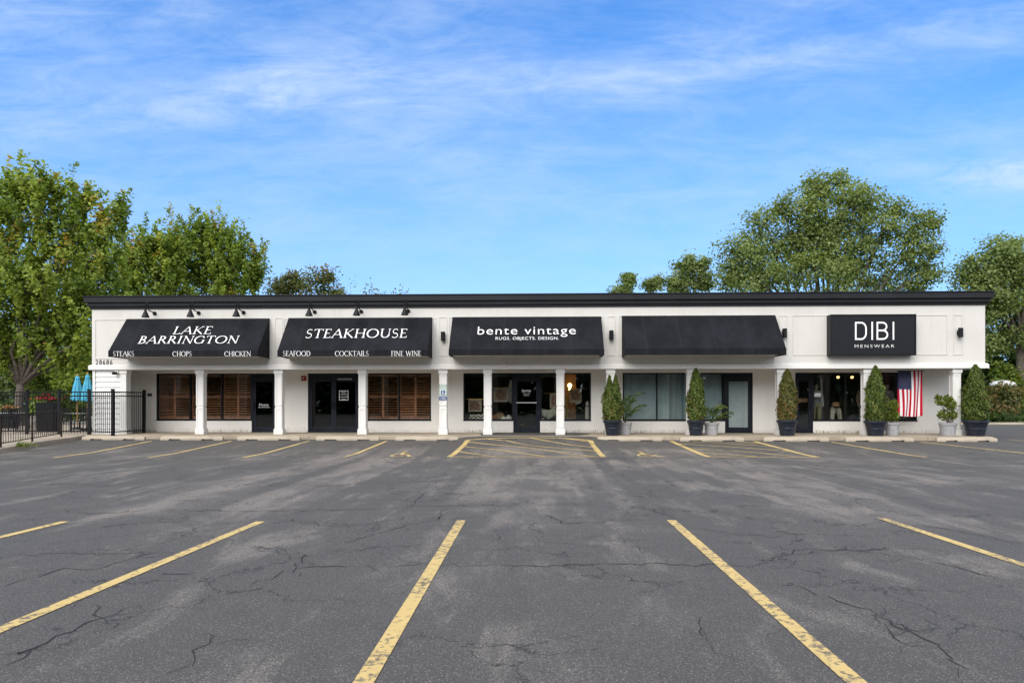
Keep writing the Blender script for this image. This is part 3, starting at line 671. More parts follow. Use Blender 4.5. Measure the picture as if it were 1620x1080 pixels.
def stroke_text(s, glyphs, track=.10):
    polys = []; cx = 0
    for ch in s:
        adv, strokes = glyphs[ch]
        for pl, wd in strokes:
            m = len(pl); Ls, Rs = [], []
            for i, q in enumerate(pl):
                a, c = pl[max(i - 1, 0)], pl[min(i + 1, m - 1)]
                tx, ty = c[0] - a[0], c[1] - a[1]; l = math.hypot(tx, ty) or 1; tx, ty = tx / l, ty / l
                ww = wd if not isinstance(wd, str) else (TN + (TK_ + .01 - TN) * abs(ty) if wd == 'v' else TN + (TK_ - TN) * (1 - abs(ty)) if .2 < i / m < .75 else TN + .01)
                Ls.append((cx + q[0] - ty * ww / 2, q[1] + tx * ww / 2)); Rs.append((cx + q[0] + ty * ww / 2, q[1] - tx * ww / 2))
            polys.append([[Rs[i], Rs[i + 1], Ls[i + 1], Ls[i]] for i in range(m - 1)])
        cx += adv + track
    return polys, cx - track
def sans_text(s, spacing=1.0, offset=0):
    cu = bpy.data.curves.new('lettering', 'FONT'); cu.body = s; cu.space_character = spacing; cu.offset = offset; cu.resolution_u = 4
    ob = bpy.data.objects.new('lettering', cu); COL.objects.link(ob)
    bpy.context.view_layer.update(); me = bpy.data.meshes.new_from_object(ob.evaluated_get(bpy.context.evaluated_depsgraph_get()))
    vs = [(q.co.x, q.co.y) for q in me.vertices]; fs = [[vs[i] for i in p_.vertices] for p_ in me.polygons]
    bpy.data.objects.remove(ob); bpy.data.curves.remove(cu); bpy.data.meshes.remove(me)
    return [fs]
def write(name, polys, bottom_left, bottom_right, top_left, nrm, material, parent, cap=None, lift=.006, flat=True):
    allp = [q for g in polys for f in g for q in f]; x0 = min(q[0] for q in allp); x1 = max(q[0] for q in allp)
    y0, y1 = (min(q[1] for q in allp), max(q[1] for q in allp)) if cap is None else cap
    U, V = bottom_right - bottom_left, top_left - bottom_left; m = MB()
    for i, grp in enumerate(polys):
        for f in grp:
            pts = [bottom_left + U * ((q[0] - x0) / (x1 - x0)) + V * ((q[1] - y0) / (y1 - y0)) + nrm * (lift + .0004 * (i % 9)) for q in f]
            m.face(pts)
    return m.build(name, material, parent)

# ------------------------------------------------------------------ awnings
YA = DF - 1.12
def awning(label, pxa, pxb, pyt, pxc):                    # back left and right edge, top, front edge pixels from the photograph
    xa, xb = PX(pxa, DF), PX(pxb, DF); mid = (pxa + pxb) / 2
    zt = PZ(pyt, DF, mid); zv1 = PZ(pxc[0], YA, mid); zv0 = PZ(pxc[1], YA, mid)
    o = thing('awning', label, 'awning', ((xa + xb) / 2, DF, zv0), 'black awnings on the fascia')
    n = 24; m = MB(); y1 = DF - .03; rnd = random.Random(int(pxa)); rows = 6
    def pt(i, j):
        a, c = i / n, j / rows; sag = -.03 * math.sin(math.pi * c) * (1 - abs(math.cos(a * math.pi * 4)) * .55)
        return Vector((xa + (xb - xa) * a, YA + (y1 - YA) * c - sag * .5, zv1 + (zt - zv1) * c + sag))
    for i in range(n):
        for j in range(rows): m.face([pt(i, j), pt(i + 1, j), pt(i + 1, j + 1), pt(i, j + 1)])
    m.build('cover', AWN, o)
    for xx in (xa, xb):
        c = MB(); e = .012 if xx == xa else -.012
        for q in (xx, xx + e): c.face([(q, YA, zv0), (q, YA, zv1), (q, y1, zt), (q, y1, zv0)])
        c.face([(xx, y1, zt), (xx + e, y1, zt), (xx + e, YA, zv1), (xx, YA, zv1)]); c.face([(xx, YA, zv0), (xx + e, YA, zv0), (xx + e, y1, zv0), (xx, y1, zv0)]); c.build('cheek', AWN, o)
    v_ = MB(); v_.box(xa - .004, xb + .004, YA - .016, YA - .001, zv0, zv1 + .006); v_.build('valance', AWN, o)
    u_ = MB(); u_.box(xa + .10, xb - .10, YA + .10, y1, zv0 + .03, zv0 + .05); u_.build('underside', TRIM, o)
    f_ = MB(); f_.tube([(xa + .02, YA + .02, zv1 - .02), (xb - .02, YA + .02, zv1 - .02)], .015, 6); f_.tube([(xa + .02, y1 - .02, zt - .03), (xb - .02, y1 - .02, zt - .03)], .015, 6); f_.build('rail', BLK, o)
    V = Vector((0, y1 - YA, zt - zv1)); nrm = Vector((0, -V.z, V.y)).normalized(); base = Vector((xa, YA, zv1))
    return o, base, nrm, Vector((0, -1, 0)), Vector((xa, YA - .016, zv0))
def on_plane(name, polys, a, c, yb, yt, pt, nrm, par, cap=None, lift=.02, mt=None):
    bl, br = RP(a, yb, pt, nrm), RP(c, yb, pt, nrm); br.z = bl.z; br.y = bl.y
    tp = RP((a + c) / 2, yt, pt, nrm); top = bl + Vector((0, tp.y - bl.y, tp.z - bl.z))
    return write(name, polys, bl, br, top, nrm, mt or LETTER, par, cap, lift)
o, bp, nr, vn, vp = awning('black awning with two lines of white serif lettering beside the house number', 201, 427, 504, (554.5, 564))
for s, a, c, yb, yt in (('LAKE', 273, 333, 529, 517), ('BARRINGTON', 218, 375, 544, 532)): on_plane('lettering', stroke_text(s, GL)[0], a, c, yb, yt, bp, nr, o, (0, 1))
for s, a, c in (('STEAKS', 179, 212), ('CHOPS', 273, 303), ('CHICKEN', 355, 397)): on_plane('valance_lettering', stroke_text(s, GL, .06)[0], a, c, 563.3, 555.6, vp, vn, o, (0, 1), .004)
o, bp, nr, vn, vp = awning('black awning with one word in white serif capitals above the double doors', 457, 684, 502.5, (554, 563.5))
on_plane('lettering', stroke_text('STEAKHOUSE', GL)[0], 483, 643, 535, 521, bp, nr, o, (0, 1))
for s, a, c in (('SEAFOOD', 448, 491), ('COCKTAILS', 530, 583), ('FINE WINE', 619, 666)): on_plane('valance_lettering', stroke_text(s, GL, .06)[0], a, c, 563, 555, vp, vn, o, (0, 1), .004)
o, bp, nr, vn, vp = awning('black awning with white lower case lettering above the rug shop door', 716, 951, 501, (552.5, 562))
on_plane('lettering', sans_text('bente vintage', 1.10, -.009), 755.5, 911, 530, 516.0, bp, nr, o, (-.02, .73)); on_plane('small_lettering', sans_text('RUGS. OBJECTS. DESIGN.', 1.08, -.012), 784, 884, 538, 533, bp, nr, o, (0, .72))
awning('plain black awning without any lettering, above the grey curtained window', 983.5, 1226, 499, (551, 561.5))

# ------------------------------------------------------------------ box sign, numbers
sx0, sx1, sz1, sz0 = PX(1314, DF - .35), PX(1449.5, DF - .35), PZ(497, DF - .35, 1380), PZ(562, DF - .35, 1380)
o = thing('shop_sign', 'black box sign with tall thin white letters at the right of the fascia', 'sign', ((sx0 + sx1) / 2, DF, sz0))
m = MB(); m.box(sx0, sx1, DF - .33, DF - .02, sz0, sz1); m.build('cabinet', BLK, o, bevel=.01)
m = MB(); m.box(sx0, sx1, DF - .36, DF - .331, sz0, sz0 + .05); m.box(sx0, sx1, DF - .36, DF - .331, sz1 - .05, sz1); m.box(sx0, sx0 + .05, DF - .36, DF - .331, sz0 + .05, sz1 - .05); m.box(sx1 - .05, sx1, DF - .36, DF - .331, sz0 + .05, sz1 - .05); m.build('frame', BLK, o)
m = MB(); m.box(sx0 + .05, sx1 - .05, DF - .345, DF - .3312, sz0 + .05, sz1 - .05); m.build('face', SIGNF, o)
pt = Vector((sx0, DF - .345, sz0)); nn_ = Vector((0, -1, 0))
on_plane('lettering', stroke_text('DIBI', GL2, .06)[0], 1352.5, 1414.5, 537.5, 509, pt, nn_, o, (0, 1), .006)
on_plane('small_lettering', sans_text('MENSWEAR', 1.4, -.012), 1352, 1414.5, 549.8, 544.6, pt, nn_, o, (0, .72), .006)
num = on_plane('house_number', sans_text('28686', 1.3, .008), 151.5, 178, 577, 568.6, Vector((0, DF, 0)), nn_, None, (0, .72), .012, mat('dark_number', (.03, .028, .03), .4))
tag(num, 'dark metal house number digits on the white fascia above the lap siding', 'house number')
# gooseneck lamps
def gooseneck():
    o = thing('gooseneck_lamp', '', 'lamp', (0, 0, 0), 'gooseneck lamps above the awnings')
    m = MB(); m.tube([(-.03, -.002, -.08), (-.03, -.03, -.08)], .075, 14); m.build('wall_plate', BLK, o, smooth=False)
    m = MB(); pts = [(-.03, -.03, -.08), (-.03, -.14, -.05), (-.01, -.32, -.04), (.02, -.48, -.03), (.035, -.555, .02), (.035, -.565, .20), (.02, -.57, .26), (-.01, -.575, .275), (-.04, -.58, .25), (-.05, -.585, .04)]
    m.tube(pts, .021, 8); m.build('arm', BLK, o, smooth=True)
    m = MB(); m.lathe((-.05, -.585, -.30), [(.135, 0), (.14, .005), (.10, .10), (.065, .19), (.04, .25), (.035, .34), (.02, .36)], 18); m.build('shade', BLK, o, smooth=False)
    return o
gl0 = gooseneck(); zg = PZ(490, DF)
for k, (px, lab) in enumerate(((245, 'black gooseneck lamp at the house number end, first of the row of six'), (314.5, 'black gooseneck lamp centred over the awning with two lettered lines'), (385.5, 'black gooseneck lamp over the end of the two-line awning, toward the doors'), (498, 'black gooseneck lamp over the start of the single-word serif awning'), (571.5, 'black gooseneck lamp over the middle of the single-word serif awning'), (646, 'black gooseneck lamp at the far end of the row, toward the rug shop'))):
    o = gl0 if k == 0 else dup(gl0); o['label'] = lab; o.location = (PX(px, DF) + .03, DF, PZ(492.5 - k * .35 + .6, DF) + .08)
# up-down wall lights
def sconce():
    o = thing('wall_light', '', 'wall light', (0, 0, 0), 'black cylinder wall lights')
    m = MB(); m.box(-.06, .06, -.05, -.002, -.08, .08); m.build('bracket', BLK, o)
    m = MB(); m.lathe((0, -.13, -.17), [(.07, 0), (.082, .01), (.082, .33), (.07, .34)], 16); m.build('housing', BLK, o)
    return o
s0 = sconce()
for k, (px, py, lab) in enumerate(((701, 532, 'black cylinder wall light between the single-word awning and the rug shop awning'), (967, 531, 'black cylinder wall light between the rug shop awning and the unlettered awning'), (1241, 529, 'black cylinder wall light between the unlettered awning and the box sign'), (1519, 529, 'black cylinder wall light near the building end, past the box sign'))):
    o = s0 if k == 0 else dup(s0); o['label'] = lab; o.location = (PX(px, DF - .1), DF, PZ(py, DF))

# ------------------------------------------------------------------ small fittings
RED = mat('red_alarm', (.28, .02, .018), .4)
o = thing('fire_alarm', 'small red fire alarm bell on the wall beside the double doors', 'alarm', (PX(481, DW), DW, PZ(598, DW)))
c = LOC[o]; m = MB(); m.box(c.x - .1, c.x + .1, DW - .05, DW - .002, c.z - .1, c.z + .1); m.build('back_box', RED, o); m = MB(); m.tube([(c.x, DW - .051, c.z), (c.x, DW - .09, c.z)], [.08, .05], 14); m.build('bell', RED, o)
m = MB(); m.box(c.x - .02, c.x + .02, DW - .10, DW - .091, c.z - .02, c.z + .02); m.build('strobe', LETTER, o)
o = thing('security_camera', 'small black dome camera under the fascia at the siding corner', 'camera', (PX(185.5, DF), DF, PZ(590, DF, 185)))
c = LOC[o]; m = MB(); m.box(c.x - .07, c.x + .07, DF - .05, DF + .012, c.z - .02, c.z + .09); m.build('mount', TRIM, o); m = MB(); m.tube([(c.x - .01, DF - .051, c.z), (c.x - .04, DF - .20, c.z - .02)], .055, 12); m.build('lens_housing', BLK, o)
o = thing('wall_box', 'small black intercom box on the white wall beside the shuttered window', 'intercom', (PX(237.5, DW), DW, PZ(624, DW)))
c = LOC[o]; m = MB(); m.box(c.x - .085, c.x + .085, DW - .06, DW - .002, c.z - .055, c.z + .055); m.build('case', BLK, o, bevel=.01); m = MB(); m.box(c.x + .0, c.x + .05, DW - .066, DW - .0605, c.z - .02, c.z + .02); m.build('button', mat('grey_button', (.25, .25, .25), .4), o)
# accessible-parking sign on the column
yS = YC - .1275 - .02; GREEN = mat('sign_green', (.02, .12, .075), .5); BLUE = mat('sign_blue', (.012, .06, .19), .45); SW = mat('sign_white', (.62, .68, .66), .45)
xs = COLX[3]
def Z7(py): return PZ(py, yS, 701)
o = thing('parking_sign', 'green and white reserved parking sign with blue wheelchair symbol on a column', 'sign', (xs, yS, Z7(634)), 'signs on the column')
m = MB(); m.box(xs - .15, xs + .15, yS - .006, yS, Z7(625.8), Z7(607.6)); m.build('plate', SW, o)
m = MB(); z0, z1 = Z7(625.5), Z7(607.8)
for bx in ((xs - .145, xs + .145, z0, z0 + .015), (xs - .145, xs + .145, z1 - .015, z1), (xs - .145, xs - .13, z0, z1), (xs + .13, xs + .145, z0, z1)): m.box(bx[0], bx[1], yS - .0085, yS - .0062, bx[2], bx[3])
m.build('border', GREEN, o)
pt = Vector((xs, yS - .006, 0))
on_plane('lettering', sans_text('RESERVED'), 695.8, 706.2, 612.2, 609.6, pt, nn_, o, (0, .72), .004, GREEN); on_plane('lettering', sans_text('PARKING'), 696.8, 705.2, 616, 613.6, pt, nn_, o, (0, .72), .004, GREEN)
m = MB(); m.box(xs - .082, xs + .082, yS - .009, yS - .0062, Z7(624.3), Z7(617.6)); m.build('symbol_panel', BLUE, o)
def isa_sign(x0, z0, sz, y):
    m = MB()
    for k, (pl, wd) in enumerate(ISA):
        for a, c in zip(pl[:-1], pl[1:]):
            A, C = Vector((x0 + a[0] * sz, y - .0005 * k, z0 + a[1] * sz)), Vector((x0 + c[0] * sz, y - .0005 * k, z0 + c[1] * sz)); t_ = (C - A).normalized(); q = Vector((-t_.z, 0, t_.x)) * .05 * sz
            m.face([A + q, A - q, C - q, C + q])
    m.face([(x0 + (.36 + .08 * math.cos(k * .63)) * sz, y - .002, z0 + (.92 + .08 * math.sin(k * .63)) * sz) for k in range(10)]); return m
isa_sign(xs - .062, Z7(623.9), .135, yS - .0105).build('wheelchair_symbol', LETTER, o)
o = thing('accessible_sign', 'small dark blue plate with white lettering under the wheelchair sign', 'sign', (xs, yS, Z7(633)), 'signs on the column')
m = MB(); m.box(xs - .145, xs + .145, yS - .006, yS, Z7(633), Z7(627.2)); m.build('plate', BLUE, o)
on_plane('lettering', sans_text('VAN'), 697.8, 704.2, 629.8, 627.9, pt, nn_, o, (0, .72), .004); on_plane('lettering', sans_text('ACCESSIBLE'), 696, 706, 632.2, 630.3, pt, nn_, o, (0, .72), .004)
# notices on the doors
yD = DW + .05; ptD = Vector((0, yD, 0))
m = on_plane('lettering', sans_text('Please'), 410, 425, 641.5, 638, ptD, nn_, d1, (0, .72), .004); on_plane('lettering', sans_text('USE OTHER DOOR'), 408.5, 426.5, 644.8, 642.6, ptD, nn_, d1, (0, .72), .004)
x0, x1 = PX(536.5, yD), PX(551, yD); z0, z1 = PZ(633, yD, 540), PZ(617.5, yD, 540)
o = thing('door_notice', 'white outlined notice of dining hours on the glass of the double doors', 'notice', ((x0 + x1) / 2, yD, z0))
m = MB()
for bx in ((x0, x1, z0, z0 + .02), (x0, x1, z1 - .02, z1), (x0, x0 + .02, z0 + .02, z1 - .02), (x1 - .02, x1, z0 + .02, z1 - .02), (x0 + .02, x1 - .02, z0 + .13, z0 + .145)): m.box(bx[0], bx[1], yD - .004, yD + .001, bx[2], bx[3])
m.build('border', LETTER, o)
for s, a, c, yb, yt in (('FINE', 540, 547.5, 621, 618.6), ('DINING', 539, 548.5, 624.6, 622.2), ('HOURS', 540, 547.5, 632.4, 630)): on_plane('lettering', sans_text(s), a, c, yb, yt, ptD, nn_, o, (0, .72), .003)
m = MB(); m.box(PX(534.5, yD), PX(557, yD), yD - .06, yD - .01, PZ(600.6, yD, 545), PZ(598.3, yD, 545)); m.build('closer', mat('grey_metal', (.35, .35, .35), .4, .6), d2)
on_plane('lettering', sans_text('bente'), 826, 840, 620, 614.5, ptD, nn_, d3, (0, .72), .004); on_plane('lettering', sans_text('Rugs and'), 828, 838, 623.4, 621.6, ptD, nn_, d3, (0, .72), .004); on_plane('lettering', sans_text('Objects'), 828.5, 837, 626, 624.2, ptD, nn_, d3, (0, .72), .004)
m = MB(); m.box(PX(817, yD), PX(849, yD), yD - .07, yD - .03, PZ(637.5, yD, 833), PZ(636, yD, 833)); m.build('push_bar', mat('bar_metal', (.55, .55, .53), .35, .7), d3)
yW = DW + .062; x0, x1 = PX(1286.8, yW), PX(1298, yW); z0, z1 = PZ(627.2, yW, 1290), PZ(621.8, yW, 1290)
o = thing('closed_sign', 'small white sign reading Closed hung inside the menswear window', 'sign', ((x0 + x1) / 2, yW, z0))
m = MB(); m.box(x0, x1, yW - .006, yW, z0, z1); m.build('plate', mat('sign_card', (.8, .8, .8), .5), o, bevel=.0)
on_plane('lettering', sans_text('Closed'), 1288.2, 1296.6, 626, 623, Vector((0, yW - .006, 0)), nn_, o, (0, .72), .003, mat('black_ink', (.02, .02, .02), .5))

# ------------------------------------------------------------------ wheel stops
def wheel_stop():
    L = 2.18; m = MB(); n = 44
    prof = [(-.085, 0), (-.085, .05), (-.05, .125), (-.035, .14), (.035, .14), (.05, .125), (.085, .05), (.085, 0)]
    secs = []
    for i in range(n + 1):
        xx = -L / 2 + L * i / n; e = min(1, .75 + (L / 2 - abs(xx)) * 4); slot = .05 if any(abs(xx - q) < .2 for q in (-.55, .55)) else 0
        secs.append([(xx, yy * e, max(zz * (1 if e > .99 else .86), slot)) for yy, zz in prof])
    for i in range(n):
        for k in range(len(prof) - 1): m.face([secs[i][k], secs[i + 1][k], secs[i + 1][k + 1], secs[i][k + 1]])
    m.face(secs[0]); m.face(secs[-1][::-1])
    return m.build('wheel_stop', STOP, None)
ws0 = wheel_stop()
WSL = ['by the black fence corner', 'in front of the shuttered window nearest the fence', 'before the single black door', 'in front of the black double doors', 'before the column with the blue parking sign', 'in front of the first potted conifer', 'before the grey curtained window', 'at the potted conifer before the menswear door', 'before the striped flag window', 'past the column at the open building end']
for k, (a, c) in enumerate(((132, 230), (255, 354), (377, 475), (501, 600), (626, 725), (945, 1046), (1075, 1176), (1207, 1309.5), (1336, 1444), (1480, 1576))):
    o = ws0 if k == 0 else dup(ws0); tag(o, 'tan concrete wheel stop ' + WSL[k], 'wheel stop', 'wheel stops along the sidewalk')
    q = (PX(a, 23.95) + PX(c, 23.95)) / 2; yy = 23.93; o.location = (q, yy, zl(q, yy)); o.rotation_euler = (0, 0, R([.5, -.4, .3, -.2, .6, -.5, .2, -.3, .4, .6][k])); o.scale.x = (PX(c, 23.95) - PX(a, 23.95)) / 2.18

# ------------------------------------------------------------------ foliage
def leaf_mesh(name, pos, size, tint, rng, out=None, aspect=.6, up=.25, parent=None, material=None, dirs=None):
    n = len(pos); nrm = rng.normal(size=(n, 3)); nrm[:, 2] += up * 2
    if out is not None: nrm += out * 1.2
    nrm /= np.linalg.norm(nrm, axis=1)[:, None] + 1e-9
    a = rng.normal(size=(n, 3)) if dirs is None else dirs + rng.normal(size=(n, 3)) * .35
    a -= nrm * (a * nrm).sum(1)[:, None]; a /= np.linalg.norm(a, axis=1)[:, None] + 1e-9
    bb = np.cross(nrm, a); sz = size * rng.uniform(.65, 1.3, n)[:, None]
    v = np.stack((pos - a * sz * .5, pos + bb * sz * aspect * .5, pos + a * sz * .5, pos - bb * sz * aspect * .5), 1).reshape(-1, 3)
    off = LOC.get(parent, Vector((0, 0, 0))); v = v - np.array(off)
    me = mesh_arrays(name, v, np.arange(4 * n), [4] * n)
    at = me.attributes.new('tint', 'FLOAT', 'FACE'); at.data.foreach_set('value', np.clip(tint, 0, 1).astype(np.float32))
    me.materials.append(material); o = bpy.data.objects.new(name, me); COL.objects.link(o)
    if parent: o.parent = parent; LOC[o] = off
    return o
def tree(label, base_px, D, lobes, leaf, material, dens=9, per=34, spike=1.0, sig=.30, trunk=.22, fork=None, seed=1, cat='tree', group=None, name='leafy_tree', depth=.75, zbase=0, twigs=True, stems=1, rust=0, br=1):
    rng = np.random.default_rng(seed); bx = PX(base_px, D); base = Vector((bx, D, zbase))
    o = thing(name, label, cat, base, group)
    k = D / FP; L = []
    for q in lobes:
        c = P(q[0], q[1], D); rx = q[2] * k; rz = (q[3] if len(q) > 3 else q[2]) * k
        L.append((np.array(c) + np.array([0, rng.normal() * rx * .25, 0]), rx, rz))
    ztop = max(c[2] + rz for c, rx, rz in L); zlow = min(c[2] - rz for c, rx, rz in L)
    if fork is None: fork = max(zlow * .6 + ztop * .12, zbase + .8)
    tb = MB(); cz = np.mean([c for c, _, _ in L], 0)
    stembase = []
    for s_ in range(stems):
        ax = (s_ - (stems - 1) / 2)
        f = Vector((bx + ax * .5 * trunk * 3 + rng.normal() * .08, D + rng.normal() * .1, fork))
        tb.tube([base + Vector((ax * trunk * .9, 0, -.1)), base.lerp(f, .12) + Vector((ax * .05, 0, 0)), base.lerp(f, .55) + Vector((rng.normal() * .06, 0, 0)), f], [trunk * 1.35, trunk, trunk * .86, trunk * .74], 9); stembase.append(f)
    P_, T_, O_ = [], [], []
    tw = MB()
    for li, (c, rx, rz) in enumerate(L):
        f = min(stembase, key=lambda q: abs(q.x - c[0])); cv = Vector(c); mid = f.lerp(cv, .5) + Vector((rng.normal() * .12 * rx, rng.normal() * .12 * rx, .12 * rz))
        end = cv + Vector((0, 0, rz * .45)); r0 = trunk * .34 * br * min(1, .5 + rx / 4)
        tb.tube([f - Vector((0, 0, .1)), f.lerp(mid, .5) + Vector((0, 0, .05 * rz)), mid, cv, end], [r0, r0 * .8, r0 * .62, r0 * .38, r0 * .12], 6)
        n = int(dens * 1.3 * rx * rz * 4 / 3.0) + 8
        dv = rng.normal(size=(n, 3)); dv /= np.linalg.norm(dv, axis=1)[:, None]
        rr = rng.uniform(.12, 1, n) ** .45
        lump = 1 + .14 * np.sin(dv[:, 0] * 5 + li) * np.cos(dv[:, 2] * 6 + li * 2) + .10 * np.sin(dv[:, 1] * 9 + li)
        cc = c + dv * (rr * lump)[:, None] * np.array([rx, rx * depth, rz])
        ct = rng.uniform(0, 1, n)
        for i in range(n):
            m_ = max(8, int(per * 1.9 * rng.uniform(.35, 1.5))); s3 = sig * rng.uniform(.6, 1.3)
            if spike > 1.3:
                # leafy shoot: narrow and rising outward
                ax = np.array([dv[i, 0] * .75, dv[i, 1] * .75, .72 + .35 * max(0, dv[i, 2])]); ax /= np.linalg.norm(ax); lng = 1 + .75 * rng.uniform() * (rr[i] > .8) * (dv[i, 2] > .0); tt = rng.uniform(-.7, 1.1, m_) * lng; m_ = len(tt)
                pp = cc[i] + ax * (tt * s3 * spike)[:, None] + np.clip(rng.normal(size=(m_, 3)), -1.6, 1.6) * (s3 * .52 * np.clip(1.15 - .55 * (tt + 1) / 2, .25, 1.2))[:, None]
            else: pp = cc[i] + np.clip(rng.normal(size=(m_, 3)), -1.5, 1.5) * s3 * np.array([1, 1, .72])
            P_.append(pp); O_.append(np.repeat(dv[i][None], m_, 0))
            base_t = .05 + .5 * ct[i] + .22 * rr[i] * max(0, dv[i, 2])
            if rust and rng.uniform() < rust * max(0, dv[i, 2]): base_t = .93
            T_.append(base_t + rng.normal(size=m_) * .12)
            if twigs and i % 5 == 0:
                a = Vector(c) + Vector(dv[i]) * (.1 * rx); e = Vector(cc[i]); tw.tube([a, a.lerp(e, .55) + Vector((0, 0, .06 * rz)), e], [.024, .014, .006], 3, False)
    tr = tb.build('trunk', BARK, o, smooth=True)
    if twigs: tw.build('branches', TWIG, o)
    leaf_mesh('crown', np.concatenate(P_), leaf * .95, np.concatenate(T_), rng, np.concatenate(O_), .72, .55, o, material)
    return o
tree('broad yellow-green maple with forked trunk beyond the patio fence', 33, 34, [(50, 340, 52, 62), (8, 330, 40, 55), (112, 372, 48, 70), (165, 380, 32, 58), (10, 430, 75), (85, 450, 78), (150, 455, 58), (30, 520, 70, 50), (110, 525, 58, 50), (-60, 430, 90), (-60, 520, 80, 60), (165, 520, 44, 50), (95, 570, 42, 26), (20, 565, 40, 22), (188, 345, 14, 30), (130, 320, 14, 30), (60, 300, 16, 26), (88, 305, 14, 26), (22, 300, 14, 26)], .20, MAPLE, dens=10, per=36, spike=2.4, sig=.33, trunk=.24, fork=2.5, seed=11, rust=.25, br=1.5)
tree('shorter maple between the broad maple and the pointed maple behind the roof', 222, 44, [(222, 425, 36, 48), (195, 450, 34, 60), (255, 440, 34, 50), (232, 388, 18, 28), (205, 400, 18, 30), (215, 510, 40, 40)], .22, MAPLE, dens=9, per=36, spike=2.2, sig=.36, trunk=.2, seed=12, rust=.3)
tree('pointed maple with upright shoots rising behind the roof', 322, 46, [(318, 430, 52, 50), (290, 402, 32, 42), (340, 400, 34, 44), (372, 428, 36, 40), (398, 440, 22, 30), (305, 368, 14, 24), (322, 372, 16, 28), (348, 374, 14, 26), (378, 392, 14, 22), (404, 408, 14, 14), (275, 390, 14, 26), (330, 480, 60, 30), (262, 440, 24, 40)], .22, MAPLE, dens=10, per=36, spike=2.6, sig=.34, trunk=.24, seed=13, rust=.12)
tree('olive scrub tree with loose crown showing over the roof edge', 470, 52, [(452, 455, 24, 24), (480, 460, 26, 20), (505, 452, 18, 24), (518, 438, 10, 12), (438, 462, 16, 20), (460, 440, 14, 12), (526, 465, 14, 14), (490, 490, 40, 24)], .22, SCRUB, dens=5, per=26, sig=.42, trunk=.15, seed=14, rust=.25)
def bare_tree(label, px, D, top, spread, seed, leaves):
    rng = np.random.default_rng(seed); bx = PX(px, D); o = thing('bare_tree', label, 'tree', (bx, D, 0)); m = MB(); ends = []
    def grow(p_, dr, ln, r, lv):
        q = p_ + dr * ln; mid = p_.lerp(q, .5) + Vector(rng.normal(size=3)) * ln * .05; m.tube([p_, mid, q], [r, r * .82, r * .62], 4, False)
        if lv == 0: ends.append(q); return
        for _ in range(3 if lv > 1 else 2):
            d2 = (dr + Vector((rng.normal() * .5, rng.normal() * .4, rng.uniform(-.1, .35)))).normalized(); grow(q, d2, ln * rng.uniform(.5, .75), r * .58, lv - 1)
    H = PZ(top, D, px)
    for s in (-1, 0, 1): grow(Vector((bx + s * .2, D, 0)), Vector((s * .16 * spread, 0, 1)).normalized(), H * .44, .08, 4)
    m.build('trunk', TWIG, o)
    if leaves:
        e = np.array([tuple(q) for q in ends]); e = np.repeat(e[rng.uniform(size=len(e)) < leaves], 9, 0); leaf_mesh('crown', e + rng.normal(size=e.shape) * .22, .17, rng.uniform(0, 1, len(e)), rng, None, .7, .2, o, SCRUB)
bare_tree('thin half-bare tree with forked twigs beyond the roof', 566, 50, 478, .7, 3, .95); bare_tree('bare grey twigs poking over the cornice mid roof', 637, 50, 525, .25, 8, 0)
PG = 'small poplars over the roof'
tree('small pointed poplar top, leftmost of the trio over the roof', 990, 56, [(990, 450, 13, 14), (978, 462, 14, 10), (994, 440, 7, 10), (990, 490, 16, 24)], .2, COTTON, dens=12, per=30, sig=.28, trunk=.12, seed=15, name='poplar_tree', group=PG, twigs=False)
tree('narrow poplar top in the middle of the trio over the roof', 1033, 56, [(1028, 452, 9, 16), (1040, 450, 10, 18), (1033, 490, 16, 24)], .2, COTTON, dens=12, per=30, sig=.28, trunk=.12, seed=16, name='poplar_tree', group=PG, twigs=False)
tree('widest of the three small poplars, next to the great cottonwood', 1092, 56, [(1080, 440, 20, 28), (1100, 436, 20, 26), (1116, 444, 14, 20), (1090, 415, 10, 14), (1066, 450, 12, 20), (1095, 485, 30, 26), (1112, 416, 8, 10)], .22, COTTON, dens=10, per=30, sig=.3, trunk=.14, seed=17, name='poplar_tree', group=PG, twigs=False)
tree('great cottonwood with airy rounded crown towering behind the roof', 1308, 54, [(1300, 380, 62, 55), (1230, 390, 58, 50), (1345, 330, 42, 40), (1310, 305, 34, 32), (1270, 330, 38, 34), (1390, 370, 46, 50), (1440, 385, 36, 44), (1465, 420, 26, 34), (1190, 415, 44, 44), (1160, 400, 24, 30), (1210, 350, 26, 24), (1380, 430, 60, 36), (1280, 440, 70, 34), (1200, 450, 50, 26), (1440, 445, 40, 26), (1335, 285, 16, 16), (1290, 290, 20, 18), (1420, 335, 20, 20), (1460, 350, 18, 20), (1372, 310, 18, 20), (1240, 330, 14, 14), (1150, 440, 18, 24), (1310, 500, 110, 40), (1318, 352, 40, 36), (1335, 405, 50, 36), (1275, 385, 34, 34)], .24, COTTON, dens=5.0, per=30, sig=.46, trunk=.5, fork=5, seed=21, name='cottonwood_tree', depth=.6)
tree('tall cottonwood with dark trunk at the right edge, beyond the lot', 1616, 50, [(1570, 410, 42, 30), (1610, 420, 44, 40), (1540, 430, 30, 28), (1580, 460, 50, 36), (1640, 450, 60, 60), (1545, 480, 34, 40), (1600, 510, 56, 40), (1560, 540, 40, 34), (1660, 540, 60, 60), (1525, 440, 16, 22), (1590, 395, 24, 20)], .23, COTTON, dens=6.5, per=32, sig=.42, trunk=.38, fork=6, seed=22, name='cottonwood_tree', depth=.6)
